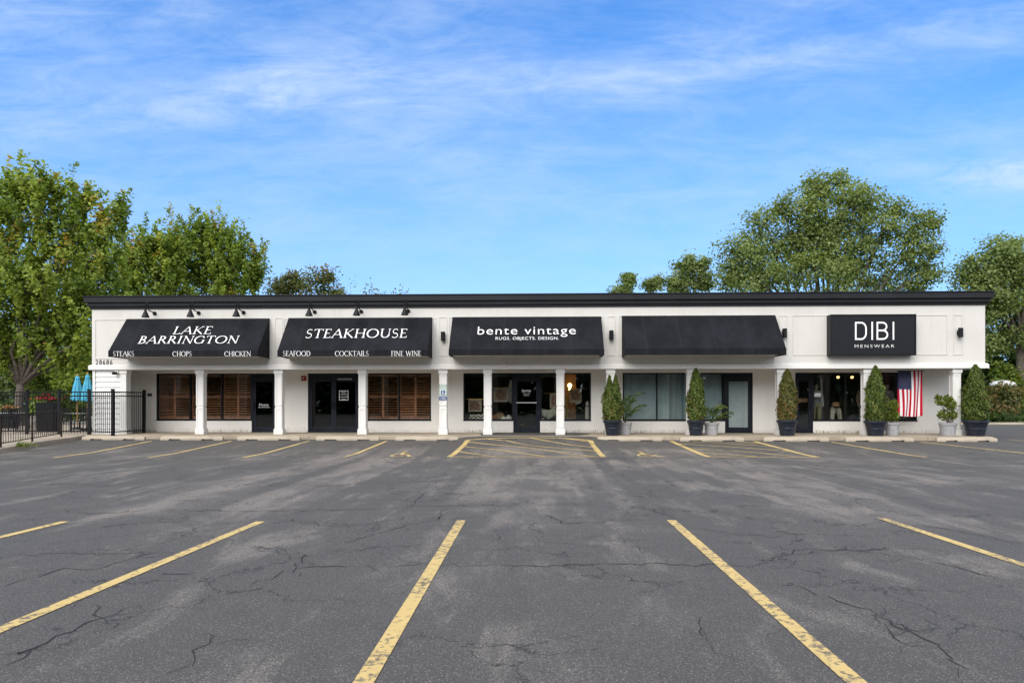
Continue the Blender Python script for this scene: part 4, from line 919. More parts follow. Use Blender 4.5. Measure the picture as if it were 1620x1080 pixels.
def bush(label, px, D, lobes, leaf, material, seed, dens=14, per=26, sig=.3, name='shrub', cat='shrub', group=None, zb=.0):
    return tree(label, px, D, lobes, leaf, material, dens=dens, per=per, sig=sig, trunk=.05, seed=seed, cat=cat, name=name, twigs=False, fork=zb + .5, group=group, zbase=zb, depth=.7)
BG = 'shrubs beyond the lot kerb'
bush('rust-brown dying shrub beside the potted conifer at the lot kerb', 1572, 46.8, [(1555, 640, 22, 26), (1584, 631, 24, 26), (1590, 655, 24, 16), (1545, 660, 18, 10), (1600, 628, 12, 18)], .22, RUST, 31, dens=10, group=BG)
bush('bright green leafy shrub standing above the rust-brown shrub', 1592, 49, [(1590, 592, 16, 22), (1600, 610, 20, 22), (1612, 640, 24, 30)], .24, BRIGHTL, 32, group=BG)
bush('dark tall thicket behind the shrubs at the lot edge', 1560, 56, [(1540, 570, 46, 50), (1600, 570, 50, 50), (1520, 620, 40, 50), (1580, 630, 60, 40), (1650, 600, 50, 60), (1640, 650, 40, 30)], .34, DARKL, 33, dens=7, name='thicket', cat='thicket')
bush('low green groundcover clump spilling over the far kerb', 1570, 46.2, [(1540, 662, 24, 9), (1580, 663, 26, 9), (1615, 662, 26, 11), (1650, 662, 26, 10)], .2, DARKL, 34, name='low_shrub', group=BG)
bush('pale green hedge clump beyond the patio behind the maple trunk', 20, 50, [(0, 600, 40, 40), (40, 610, 36, 30), (-50, 600, 40, 50)], .34, leafmat('hazy_leaves', [(0, (.07, .10, .03)), (.6, (.13, .17, .06)), (1, (.20, .24, .10))]), 35, dens=8, name='hedge_shrub')
bush('mid green shrub mass between the maple trunk and blue parasols', 95, 46, [(75, 600, 30, 36), (110, 590, 34, 40), (135, 610, 26, 34), (90, 640, 40, 16), (140, 560, 24, 30)], .30, MAPLE, 36, dens=11, name='hedge_shrub')
bush('bright yellow-green shrub low behind the black picket fence', 105, 38, [(104, 640, 12, 14), (122, 648, 12, 12), (88, 645, 10, 10), (60, 612, 14, 12), (70, 596, 14, 12)], .22, BRIGHTL, 37, dens=16, name='hedge_shrub')
m = MB(); m.lathe((PX(1586, 48.2), 48.2, 0), [(.74, 2.70), (.80, 2.74), (.72, 2.92), (.5, 3.04), (.22, 3.10), (.01, 3.12)], 20)
cn = thing('canopy_tent', 'white domed canopy top showing above the rust-brown shrub', 'canopy', (PX(1586, 48.2), 48.2, 0)); m.build('top', mat('canopy_white', (.5, .51, .52), .6), cn, smooth=True)
m = MB(); c = LOC[cn]
for sx in (-.6, .6): m = MB(); m.tube([(c.x + sx, 48.2, 0), (c.x + sx, 48.2, 2.75)], .03, 6); m.build('pole', BLK, cn)
# woods across the road behind the camera, mirrored in the shop glass
rng = np.random.default_rng(77); n = 70000
bxs = rng.uniform(-95, 95, n); hz = rng.uniform(0, 1, n) ** .8 * (13 + 3 * np.sin(bxs * .31) + 2 * np.sin(bxs * .9 + 1)); pos = np.stack((bxs, -52 + rng.normal(size=n) * 3.5, hz), 1)
wd = leaf_mesh('woods', pos, 1.1, rng.uniform(0, 1, n), rng, None, .8, .2, None, DARKL); struct(wd, 'stuff')
rng = np.random.default_rng(78); n = 26000
bxs = np.where(rng.uniform(size=n) < .5, rng.uniform(-110, -24, n), rng.uniform(20, 110, n)); hz = rng.uniform(0, 1, n) ** .8 * (7.5 + 1.6 * np.sin(bxs * .35) + 1.2 * np.sin(bxs * .93 + 1)); pos = np.stack((bxs, 78 + rng.normal(size=n) * 3, hz), 1)
wd = leaf_mesh('woods', pos, .8, rng.uniform(0, 1, n), rng, None, .8, .2, None, DARKL); struct(wd, 'stuff')
m = MB(); m.box(X1 + 1.5, 85, 44.6, 44.85, -.05, .30); m.box(X1 - 2, X1 + 1.49, 44.6, 44.85, -.05, .30)
struct(m.build('kerb', LOTKERB, bevel=.03))
m = MB(); m.face([(X1 - 6, 44.86, .27), (90, 44.86, .27), (90, 80, .35), (X1 - 6, 80, .35)]); struct(m.build('verge', LAWN))

# ------------------------------------------------------------------ pots and plants
POTB = mat('dark_blue_black_pot', (.012, .016, .028), .35, var=.3, vscale=5); POTG = mat('grey_pot', (.30, .30, .315), .5, var=.15, vscale=6); SOIL = mat('potting_soil', (.03, .022, .016), .95)
CPX = [(969, 662, 686, 30, 594, 41, 25.0, 'potted conifer with a forked top beside the rug shop window', True), (1101, 662, 686, 28, 583, 34, 25.0, 'potted conifer before the curtained window, between two grey panes', False),
       (1245.5, 663, 687.5, 32, 584, 36, 25.0, 'potted conifer with brownish lower half beside the menswear door', False), (1385, 664, 687.5, 34, 579, 38, 25.0, 'tall potted conifer just beside the striped flag', False), (1543, 666, 690.5, 37, 577, 43, 24.95, 'largest potted conifer, at the open end of the walkway', False)]
for k, (px, yt, yb, wp, top, wf, Y, lab, forked) in enumerate(CPX):
    s_ = Y / FP; xx = PX(px, Y); Hp = (yb - yt) * s_; rt = wp * s_ / 2; z0 = ZS
    o = thing('potted_conifer', lab, 'potted conifer', (xx, Y, z0), 'conifers in dark pots')
    m = MB(); m.lathe((xx, Y, z0), [(rt * .62, 0), (rt * .66, .015), (rt * .76, Hp * .42), (rt * .80, Hp * .44), (rt * .80, Hp * .5), (rt * .78, Hp * .52), (rt * .90, Hp * .82), (rt * .98, Hp * .84), (rt, Hp * .9), (rt, Hp * .99), (rt * .96, Hp), (rt * .88, Hp), (rt * .86, Hp * .93), (.01, Hp * .92)], 24); m.build('pot', POTB, o)
    rng = np.random.default_rng(100 + k); zt = PZ(top, Y, px); zb = z0 + Hp * .95; H = zt - zb; R0 = wf * s_ / 2 * .90; n = 9500
    m = MB(); m.tube([(xx, Y, zb - .1), (xx, Y, zb + H * .8)], [.04, .01], 6); m.build('stem', BARK, o)
    h = rng.uniform(0, 1, n) ** 1.15
    prof = np.interp(h, [0, .06, .2, .4, .6, .8, .93, 1], [.62, .86, 1, .97, .82, .55, .30, .05])
    ang = rng.uniform(0, 2 * math.pi, n); lump = .95 + .13 * np.sin(ang * 3 + h * 9 + k * 2.1) + .10 * np.sin(ang * 5 - h * 15 + k) + .05 * np.sin(h * 37 + ang * 2); lump = lump + (rng.uniform(size=n) < .03) * rng.uniform(0, .22, n)
    r = R0 * prof * lump * (rng.uniform(.25, 1, n) ** .45); cx_ = np.zeros(n)
    if forked:
        tip = h > .72; sgn = np.where(rng.uniform(size=n) < .5, -1, 1); cx_ = np.where(tip, sgn * R0 * .26, 0); r = np.where(tip, np.minimum(r * .62, R0 * .3 * (1.05 - h) / .3), r)
    dx, dy = np.cos(ang), np.sin(ang)
    pos = np.stack((xx + cx_ + dx * r, Y + dy * r, zb + h * H), 1); out = np.stack((dx, dy, np.full(n, .2)), 1); dirs = np.stack((dx * .5, dy * .5, np.full(n, 1.0)), 1)
    brown = [.55, .50, .62, .30, .18][k]
    clump = .5 + .5 * np.sin(ang * 9 + h * 31 + np.sin(h * 23) * 2) * np.cos(h * 41 - ang * 4); r = r * (.86 + .16 * clump); pos = np.stack((xx + cx_ + dx * r, Y + dy * r, zb + h * H), 1)
    ti = rng.uniform(.0, .45, n) + .3 * clump + np.where((h < .5 + .18 * np.sin(ang * 2 + k)) & (rng.uniform(size=n) < brown), .25, 0) + .12 * np.sin(ang * 5 + h * 20)
    leaf_mesh('foliage', pos, .085, ti, rng, out, .42, .05, o, ARBORB if k == 2 else ARBOR, dirs)
def grey_pot(o, xx, Y, rt, Hp):
    m = MB(); m.lathe((xx, Y, ZS), [(rt * .74, 0), (rt * .78, .015), (rt * .92, Hp * .82), (rt, Hp * .83), (rt * 1.02, Hp * .98), (rt * .98, Hp), (rt * .9, Hp), (rt * .88, Hp * .92), (.01, Hp * .91)], 22); m.build('pot', POTG, o)
GP = 'plants in grey pots'
for k, (px, Y, lab, fr) in enumerate(((988.5, 25.55, 'grey potted palm with one tall arching frond, behind the forked conifer', ((.62, 1.15, .30), (.75, .72, .15), (.5, .55, 0), (-.3, .9, .1), (.3, .9, -.2), (.15, 1.0, .1))), (1125.5, 25.3, 'grey potted palm with drooping fronds before the frosted door', ((.70, .45, -.1), (.62, .30, .2), (-.5, .48, .1), (-.3, .62, 0), (.35, .68, .1), (.1, .6, -.2), (.5, .65, 0))))):
    xx = PX(px, Y); o = thing('potted_palm', lab, 'potted palm', (xx, Y, ZS), GP); grey_pot(o, xx, Y, .27, .46)
    rng = np.random.default_rng(50 + k); st_ = MB(); pos, dirs = [], []
    for (ex, ez, ey) in fr:
        a = Vector((xx, Y, ZS + .40)); e = a + Vector((ex, ey, ez)); pk = a + Vector((ex * .35, ey * .35, ez * 1.02)); pts = [a * (1 - q) ** 2 + pk * (2 * q * (1 - q)) + e * (q * q) for q in [i / 14 for i in range(15)]]
        st_.tube(pts, [.016 - .0009 * i for i in range(15)], 4, False)
        for i in range(4, 15):
            tg = (pts[i] - pts[i - 1]).normalized(); sd_ = tg.cross(Vector((0, .3, 1))).normalized()
            for s in (-1, 1):
                for j in range(2):
                    dr = (tg * .8 + sd_ * s * .9 + Vector((0, 0, -.45))).normalized(); pos.append(tuple(pts[i].lerp(pts[i - 1], j * .5) + dr * .10)); dirs.append(tuple(dr))
    st_.build('stem', PALM, o); pos, dirs = np.array(pos), np.array(dirs)
    leaf_mesh('frond_leaves', pos, .25, rng.uniform(.2, 1, len(pos)), rng, None, .16, .5, o, PALM, dirs * 4)
for k, (px, Y, wpx, yb, lab, lob, sd_) in enumerate(((1411, 25.25, 22, 688, 'grey potted leafy shrub squeezed between tall conifer and flag', [(1408, 650, 10, 14), (1414, 640, 7, 9), (1404, 660, 8, 8), (1416, 658, 7, 9)], 41), (1499.5, 25.05, 25, 689, 'grey potted bright yellow-green shrub standing against the bare white wall end', [(1490, 634, 10, 8), (1504, 640, 9, 9), (1494, 656, 10, 9), (1484, 628, 5, 5), (1508, 656, 6, 8), (1500, 630, 6, 6)], 42))):
    xx = PX(px, Y); s_ = Y / FP; o = thing('potted_shrub', lab, 'potted shrub', (xx, Y, ZS), GP); grey_pot(o, xx, Y, wpx * s_ / 2, .47)
    rng = np.random.default_rng(sd_); pos = []; m = MB()
    for q in lob:
        c = P(q[0], q[1], Y); m.tube([(xx, Y, ZS + .40), ((xx + c.x) / 2, Y + rng.normal() * .03, (ZS + .4 + c.z) / 2), c], [.015, .011, .006], 5, False)
        n = int(q[2] * q[3] * 2.6); dv = rng.normal(size=(n, 3)); dv *= (rng.uniform(.1, 1, n) ** .4 / np.linalg.norm(dv, axis=1))[:, None]; pos.append(np.array(c) + dv * np.array([q[2] * s_, q[2] * s_, q[3] * s_]))
    m.build('stem', BARK, o); pos = np.concatenate(pos); leaf_mesh('foliage', pos, .10, rng.uniform(0, 1, len(pos)), rng, None, .6, .35, o, BRIGHTL)

# ------------------------------------------------------------------ flag
YFL = DF + .75; xa, xb = PX(1420.5, YFL), PX(1459.5, YFL); zt, zb = PZ(587, YFL, 1440), PZ(657.5, YFL, 1440)
o = thing('flag', 'red and white striped flag with starry blue canton hanging under the soffit', 'flag', ((xa + xb) / 2, YFL, zb))
FR, FWt, FB = mat('flag_red', (.42, .008, .030), .8, spec=.1), mat('flag_white', (.76, .75, .76), .8), mat('flag_blue', (.008, .016, .075), .8, spec=.1)
def fpt(a, c, off=0):
    yy = .045 * math.sin(a * 15 + c * 1.5) * (.35 + .65 * c) + .03 * math.sin(a * 6 + c * 4); return (xa + (xb - xa) * a + .03 * c * math.sin(c * 3 + a), YFL + yy - off, zt + (zb - zt) * c + .05 * a * 0 - .03 * math.sin(a * 3.1) * c)
m = MB()
for i in range(52):
    for j in range(30):
        a0, a1, c0, c1 = i / 52, (i + 1) / 52, j / 30, (j + 1) / 30
        m.cur = 0 if (i // 4) % 2 == 0 else 1
        if i < 28 and j < 12: continue
        m.face([fpt(a0, c1), fpt(a1, c1), fpt(a1, c0), fpt(a0, c0)])
m.build('stripes', [FR, FWt], o, smooth=True)
m = MB()
for i in range(28):
    for j in range(12): m.face([fpt(i / 52, (j + 1) / 30), fpt((i + 1) / 52, (j + 1) / 30), fpt((i + 1) / 52, j / 30), fpt(i / 52, j / 30)])
m.cur = 1
for i in range(9):
    for j in range(11):
        if (i + j) % 2 == 0:
            ca, cc = (i + 1) / 10 * 28 / 52, (j + 1) / 12 * .4
            m.face([fpt(ca + (.018 if q % 2 == 0 else .008) * math.cos(q * .628 + 1.57), cc + (.0100 if q % 2 == 0 else .0045) * math.sin(q * .628 + 1.57), .012) for q in range(10)])
m.build('canton', [FB, FWt], o)
m = MB(); m.tube([(xa - .05, YFL, zt + .01), (xb + .05, YFL, zt + .01)], .012, 6)
for q in (xa + .05, xb - .05): m.tube([(q, YFL, zt + .01), (q, YFL, ZSO + .01)], .004, 4)
m.build('pole', BLK, o)

# ------------------------------------------------------------------ shop displays
RUGA = mat('rug_tan', (.36, .24, .17), .95, var=.45, vscale=14); RUGB = mat('rug_border', (.5, .42, .32), .95, var=.2, vscale=20); RUGC = mat('rug_rose', (.26, .12, .09), .95, var=.4, vscale=16)
BRASS = mat('brass', (.55, .36, .10), .3, .9); CREAM = mat('cream_ceramic', (.72, .68, .60), .4, var=.1); WICK = mat('wicker', (.30, .17, .08), .8, var=.3, vscale=20); GREYC = mat('grey_cloth', (.33, .33, .35), .9, var=.2, vscale=8)
def rug(lab, pxa, pxb, pyt, pyb, Y):
    xa, xb, zt, zb = PX(pxa, Y), PX(pxb, Y), PZ(pyt, Y, pxa), PZ(pyb, Y, pxa); o = thing('hanging_rug', lab, 'rug', ((xa + xb) / 2, Y, zb), 'rugs hung in the shop window')
    m = MB(); m.box(xa, xb, Y, Y + .02, zb, zt); m.build('border', RUGB, o)
    e = .05; m = MB(); m.box(xa + e, xb - e, Y - .006, Y - .001, zb + e * 1.5, zt - e); m.build('field', RUGA, o)
    m = MB(); cx, cz = (xa + xb) / 2, (zt + zb) / 2; hw, hh = (xb - xa) * .3, (zt - zb) * .34
    for q in (1, .62): 
        w2, h2 = hw * q, hh * q
        for s1, s2 in ((1, 1), (1, -1), (-1, 1), (-1, -1)):
            A, B = Vector((cx + s1 * w2, Y - .009 - q * .002, cz)), Vector((cx, Y - .009 - q * .002, cz + s2 * h2)); d_ = Vector((.022, 0, 0)); m.face([A - d_, A + d_, B + d_, B - d_])
    m.build('motif', RUGC, o); m = MB(); m.tube([(xa - .25, Y + .01, zt + .015), (xb + .25, Y + .01, zt + .015)], .012, 6); m.build('rod', BRASS, o)
rug('tan patterned rug hung low in the window beside the brick sill', 741, 762, 631.5, 651, DW + .55); rug('largest tan patterned rug hung at the rug shop door', 781, 803, 613.5, 635.5, DW + .6)
rug('brown rug partly hidden by the column past the rug shop door', 870, 884, 622.5, 645, DW + .6); rug('grey-rose rug hanging beside the lit globe lamp', 901, 920, 615.5, 636, DW + .8)
def cushion(lab, px, py, w_, h_, Y, material, tilt=0):
    c = P(px, py, Y); m = MB(); n = 8
    g = [[None] * (n + 1) for _ in range(n + 1)]
    for side in (-1, 1):
        for i in range(n):
            for j in range(n):
                def q(a, b):
                    s, t_ = a / n * 2 - 1, b / n * 2 - 1; pin = 1 - .10 * (1 - abs(s * t_)); th = .09 * (1 - s * s) ** .5 * (1 - t_ * t_) ** .5
                    v = Vector((s * w_ / 2 * pin, side * th, t_ * h_ / 2 * pin)); v.rotate(Matrix.Rotation(R(tilt), 3, 'Y')); return c + v
                f = [q(i, j), q(i + 1, j), q(i + 1, j + 1), q(i, j + 1)]; m.face(f if side < 0 else f[::-1])
    tag(m.build('cushion', material, None, smooth=True), lab, 'cushion', 'cushions in the rug shop window')
def zigzag():
    m = bpy.data.materials.new('zigzag_cloth'); m.use_nodes = True; T = NT(m.node_tree); p = m.node_tree.nodes['Principled BSDF']; ob = T.n('ShaderNodeTexCoord').outputs['Object']; X, Y, Z = T.xyz(ob)
    f = T.m('FRACT', T.m('MULTIPLY', T.m('ADD', Z, T.m('PINGPONG', X, .09)), 8)); T.put(p.inputs['Base Color'], T.mix(T.m('GREATER_THAN', f, .5), (.05, .05, .05), (.72, .68, .55))); p.inputs['Roughness'].default_value = .9; return m
ZIG = zigzag(); b = MB()
b.box(PX(733, DW + .4), PX(812, DW + .4), DW + .24, DW + 1.0, ZS + .02, ZWB - .10); b.box(PX(855, DW + .4), PX(935, DW + .4), DW + .24, DW + 1.0, ZS + .02, ZWB - .10); b.build('display_ledge', inner, bld)
cushion('small black and cream zigzag cushion at the end of the window ledge', 747.5, 659, .26, .22, DW + .35, ZIG, 12); cushion('wide black and cream zigzag cushion against the window column', 761, 659, .5, .24, DW + .38, ZIG, -5)
cushion('plump white cushion beside the rug shop door', 858, 652, .36, .30, DW + .45, CREAM, 15); cushion('patterned cream cushion leaning on the ledge past the door', 872, 653.5, .5, .36, DW + .5, mat('patterned_cloth', (.5, .47, .38), .9, var=.5, vscale=18), -25)
zz = ZWB - .10
def vase(lab, px, Y, prof, mt, cat='vase'): m = MB(); m.lathe((PX(px, Y), Y, zz), prof, 16); tag(m.build('vase', mt, None, smooth=True), lab, cat, 'ornaments on the window ledge')
vase('round white vase on the ledge nearest the rug shop door', 805, DW + .36, [(.05, 0), (.13, .08), (.15, .16), (.12, .24), (.05, .29), (.05, .32)], CREAM); vase('square white jar on the ledge left of the round vase', 797, DW + .36, [(.1, 0), (.11, .01), (.11, .2), (.06, .22), (.05, .25)], CREAM, 'jar')
vase('white flared bowl in the last rug shop window', 896.5, DW + .4, [(.08, .0), (.10, .02), (.24, .15), (.25, .16), (.2, .13)], CREAM, 'bowl'); vase('small white pot with dark opening by the door frame', 857.5, DW + .33, [(.07, 0), (.10, .06), (.09, .16), (.06, .18)], CREAM, 'pot')
m = MB(); c = PX(781, DW + .45); m.box(c - .17, c + .17, DW + .36, DW + .6, zz, zz + .30); tag(m.build('wooden_chest', mat('orange_wood', (.36, .14, .05), .6, var=.3, vscale=9), None, bevel=.02), 'small orange-brown wooden chest standing on the window ledge', 'chest')
m = MB(); c = PX(790.5, DW + .5); m.lathe((c, DW + .5, zz), [(.12, 0), (.19, .12), (.2, .3), (.16, .38), (.17, .4)], 16); tag(m.build('basket', WICK, None), 'tall brown wicker basket beside the orange-brown chest', 'basket')
o = thing('macrame_hanging', 'cream knotted macrame hanging beside the large rug', 'wall hanging', (PX(808.5, DW + .5), DW + .5, PZ(640, DW + .5)))
c = LOC[o]; m = MB()
for q in range(7): m.tube([(c.x + (q - 3) * .012, c.y, c.z + 1.0), (c.x + (q - 3) * .045, c.y, c.z + .45), (c.x + (q - 3) * .05, c.y, c.z + .05 + abs(q - 3) * .05)], .014, 5)
m.build('cords', CREAM, o)
o = thing('globe_lamp', 'lit brass floor lamp with two glowing globes in the rug shop window', 'lamp', (PX(899, DW + 1), DW + 1, ZS))
c = LOC[o]; m = MB(); m.lathe((c.x, c.y, ZS + .012), [(.16, 0), (.16, .03), (.03, .05)], 16); m.tube([(c.x, c.y, ZS + .05), (c.x - .05, c.y, 1.2), (c.x - .02, c.y, 1.9), (c.x + .06, c.y, 2.15)], .018, 8); m.tube([(c.x - .12, c.y, 1.0), (c.x - .09, c.y, 1.72)], .035, 8); m.build('stem', BRASS, o)
GLOW = mat('lamp_glow', (1, .8, .4), .5, emit=(1, .62, .22), estr=9)
for dx, zc, r in ((.06, PZ(609.5, DW + 1), .085), (.06, PZ(615.5, DW + 1), .05)):
    m = MB(); m.lathe((c.x + dx, c.y, zc), [(r * math.cos(R(a)) + .001, r * math.sin(R(a))) for a in range(-90, 91, 18)], 14); m.build('globe', GLOW, o, smooth=True)
m = MB(); m.box(PX(890, DW + 1.5), PX(911, DW + 1.5), DW + 1.5, DW + 1.56, ZS + .012, 2.75); tag(m.build('timber_screen', mat('timber', (.30, .15, .06), .6, var=.3, vscale=5), None), 'brown timber screen standing behind the lit globe lamp', 'screen')
m = MB(); c = PX(929, DW + .7); m.lathe((c, DW + .7, zz), [(.08, 0), (.09, .02), (.09, .62), (.06, .64)], 14); m.lathe((c, DW + .7, zz + .65), [(.05, 0), (.09, .08), (.05, .18), (.03, .22)], 14); tag(m.build('pedestal', CREAM, None), 'slim cream pedestal with small vase at the end of the last window', 'pedestal')
# mannequins
def skin(name, pts, edges, rad, material, parent, root=0):
    off = LOC[parent]; me = bpy.data.meshes.new(name); me.from_pydata([tuple(Vector(q) - off) for q in pts], edges, []); me.materials.append(material)
    o = bpy.data.objects.new(name, me); COL.objects.link(o); o.parent = parent; LOC[o] = off
    md = o.modifiers.new('skin', 'SKIN'); md.use_smooth_shade = True
    for i, r in enumerate(rad): me.skin_vertices[0].data[i].radius = r if hasattr(r, '__len__') else (r, r)
    me.skin_vertices[0].data[root].use_root = True
    sb = o.modifiers.new('subsurf', 'SUBSURF'); sb.levels = 2; sb.render_levels = 2; return o
MANN = mat('mannequin_skin', (.72, .62, .52), .5, var=.1); TROUS = mat('beige_trousers', (.7, .62, .52), .9, var=.15)
def mannequin(lab, px, Y, jacket, trousers):
    xx = PX(px, Y); z0 = ZS + .30; o = thing('mannequin', lab, 'mannequin', (xx, Y, ZS + .01), 'mannequins in the menswear window'); S_ = .93
    def q(x, y, z): return (xx + x * S_, Y + y * S_, z0 + z * S_)
    pl = MB(); pl.box(xx - .3, xx + .3, Y - .25, Y + .25, ZS + .012, z0 - .01); pl.build('plinth', inner, o)
    pts = [q(0, 0, .95), q(0, 0, 1.15), q(0, 0, 1.38), q(0, 0, 1.50), q(0, -.01, 1.56), q(0, -.02, 1.66), q(0, -.01, 1.76), q(-.2, 0, 1.42), q(-.26, .02, 1.15), q(-.24, -.06, .90), q(-.24, -.10, .80), q(.2, 0, 1.42), q(.27, .02, 1.15), q(.28, -.04, .90), q(.28, -.07, .80), q(-.1, 0, .88), q(-.11, -.01, .5), q(-.12, .02, .1), q(-.12, -.12, .03), q(.1, 0, .88), q(.12, -.01, .5), q(.13, .02, .1), q(.14, -.12, .03)]
    ed = [(0, 1), (1, 2), (2, 3), (3, 4), (4, 5), (5, 6), (2, 7), (7, 8), (8, 9), (9, 10), (2, 11), (11, 12), (12, 13), (13, 14), (0, 15), (15, 16), (16, 17), (17, 18), (0, 19), (19, 20), (20, 21), (21, 22)]
    rd = [(.15, .10), (.13, .09), (.16, .10), .055, .05, .085, .07, .055, .042, .035, .025, .055, .042, .035, .025, .075, .055, .04, .03, .075, .055, .04, .03]
    skin('body', pts, ed, rd, MANN, o)
    jp = [pts[i] for i in (0, 1, 2, 7, 8, 9, 11, 12, 13)] + [q(0, 0, .78)]
    skin('jacket', jp, [(0, 1), (1, 2), (2, 3), (3, 4), (4, 5), (2, 6), (6, 7), (7, 8), (0, 9)], [(.19, .13), (.165, .12), (.19, .13), .08, .065, .055, .08, .065, .055, (.21, .13)], jacket, o)
    tp = [pts[i] for i in (0, 15, 16, 17, 19, 20, 21)]
    skin('trousers', tp, [(0, 1), (1, 2), (2, 3), (0, 4), (4, 5), (5, 6)], [(.16, .11), .10, .08, .07, .10, .08, .07], trousers, o)
mannequin('standing mannequin in a dark grey jacket behind the Closed sign', 1291, DW + .55, GREYC, mat('olive_trousers', (.34, .30, .16), .9)); mannequin('standing mannequin in pale jacket half hidden by the tall conifer', 1403, DW + .6, mat('pale_jacket', (.38, .36, .34), .9), GREYC); mannequin('mannequin in brown jacket mostly hidden by the white column', 1366, DW + .6, mat('brown_jacket', (.45, .28, .2), .9), GREYC)
xx, Y = PX(1322, DW + .5), DW + .5; o = thing('trouser_form', 'legs-only display form in beige trousers at the menswear window', 'display form', (xx, Y, ZS + .01)); zt = PZ(636, Y, 1322)
skin('trousers', [(xx, Y, zt - .14), (xx - .11, Y, zt - .30), (xx - .15, Y - .02, zt - .62), (xx - .17, Y, zt - 1.0), (xx + .11, Y, zt - .30), (xx + .16, Y - .02, zt - .62), (xx + .18, Y, zt - 1.0)], [(0, 1), (1, 2), (2, 3), (0, 4), (4, 5), (5, 6)], [(.15, .11), .11, .09, .085, .11, .09, .085], TROUS, o)
m = MB(); m.lathe((xx, Y, zt - .16), [(.15, 0), (.14, .08), (.12, .15), (.08, .17)], 14); m.build('waist', mat('tan_waist', (.45, .26, .12), .7), o); m = MB(); m.box(xx - .3, xx + .3, Y - .2, Y + .2, ZS + .012, zt - 1.0); m.build('plinth', inner, o)
WARM = mat('glint_glow', (1, .7, .3), .5, emit=(1, .5, .16), estr=4)
for k, (px, py, lab) in enumerate(((1325, 596, 'orange reflection built as a glowing spot inside the menswear window, near the mullion'), (1347, 596, 'orange reflection built as a glowing spot inside the second menswear pane'))):
    c = P(px, py, DW + 2.2); o = thing('glint', lab, 'glint', tuple(c), 'orange reflections built as glowing spots in the menswear shop'); m = MB(); m.tube([c + Vector((0, 0, .22)), c + Vector((0, 0, .06))], .02, 6); m.tube([c + Vector((0, .06, .05)), c + Vector((0, -.05, -.01))], [.06, .07], 10); m.build('housing', BLK, o); m = MB(); m.tube([c + Vector((0, -.052, -.012)), c + Vector((0, -.06, -.014))], .06, 10); m.build('glint_disc', WARM, o)  # orange reflections in the glass, put in as small glowing fittings

# ------------------------------------------------------------------ patio: fence, railing, parasols, furniture
def fence(lab, pts, H=1.62, gate=False, z=ZS, grp='black picket fence runs', posts=None):
    c0 = Vector(pts[0]); o = thing('picket_fence', lab, 'fence', (c0.x, c0.y, z), grp)
    for a, b_ in zip(pts[:-1], pts[1:]):
        a, b_ = Vector(a), Vector(b_); L = (b_ - a).length; dr = (b_ - a) / L; m = MB(); n = max(2, round(L / .118))
        for zr in (z + .12, z + H - .18, z + H - .03): m.tube([(a.x, a.y, zr), (b_.x, b_.y, zr)], .021, 4)
        for k in range(1, n): q = a + dr * (L * k / n); m.tube([(q.x, q.y, z + .05), (q.x, q.y, z + H - .02)], .0105, 4)
        if gate: m.tube([(a.x, a.y, z + H - .2), (b_.x, b_.y, z + .14)], .012, 4)
        m.build('picket_panel', FENCE, o)
    for q in (pts if posts is None else posts):
        m = MB(); m.box(q[0] - .045, q[0] + .045, q[1] - .045, q[1] + .045, z - .02, z + H + .05); m.box(q[0] - .055, q[0] + .055, q[1] - .055, q[1] + .055, z + H + .05, z + H + .075); m.build('post', FENCE, o)
    return o
A = (PX(178.5, 24.42), 24.42); B = (PX(228, 26.3), 26.3); C = (PX(141, 24.9), 24.9); D_ = (PX(93.5, 25.05), 25.05); E_ = (PX(42.5, 25.1), 25.1)
fence('black picket fence return running from the corner post back to the wall', [A, B]); fence('black picket fence run in front of the white lap siding', [(A[0] - .05, A[1]), C, (D_[0] + .05, D_[1])], posts=[C])
gt = fence('black picket gate with a diagonal brace beside the handrail', [D_, E_], gate=True); fence('black picket fence run at the left end before the forked maple', [(E_[0] - .05, 25.1), (PX(-20, 25.1), 25.1), (PX(-90, 25.1), 25.1)], posts=[(PX(-20, 25.1), 25.1), (PX(-90, 25.1), 25.1)])
tops = [GZp(97, 690.5, .345), GZp(51, 698.5, .27), GZp(1, 707.5, .185), GZp(-60, 719, .13)]
o = thing('handrail', 'low dark sloping handrail beside the concrete ramp', 'handrail', tuple(tops[0]))
for a, b_ in zip(tops[:-1], tops[1:]):
    m = MB(); up = Vector((0, 0, 1)); m.tube([a + up * .95, b_ + up * .95], .022, 6); m.tube([a + up * .12, b_ + up * .12], .016, 4); L = (b_ - a).length; n = round(L / .125)
    for k in range(1, n): q = a.lerp(b_, k / n); m.tube([q + up * .12, q + up * .94], .009, 4)
    m.build('baluster_panel', RAIL, o)
for q in tops: m = MB(); m.box(q.x - .022, q.x + .022, q.y - .022, q.y + .022, q.z - .1, q.z + .97); m.build('post', RAIL, o)
TEAL = mat('turquoise_canvas', (.06, .34, .50), .8, var=.2, vscale=9); TEAK = mat('parasol_pole', (.40, .20, .08), .6)
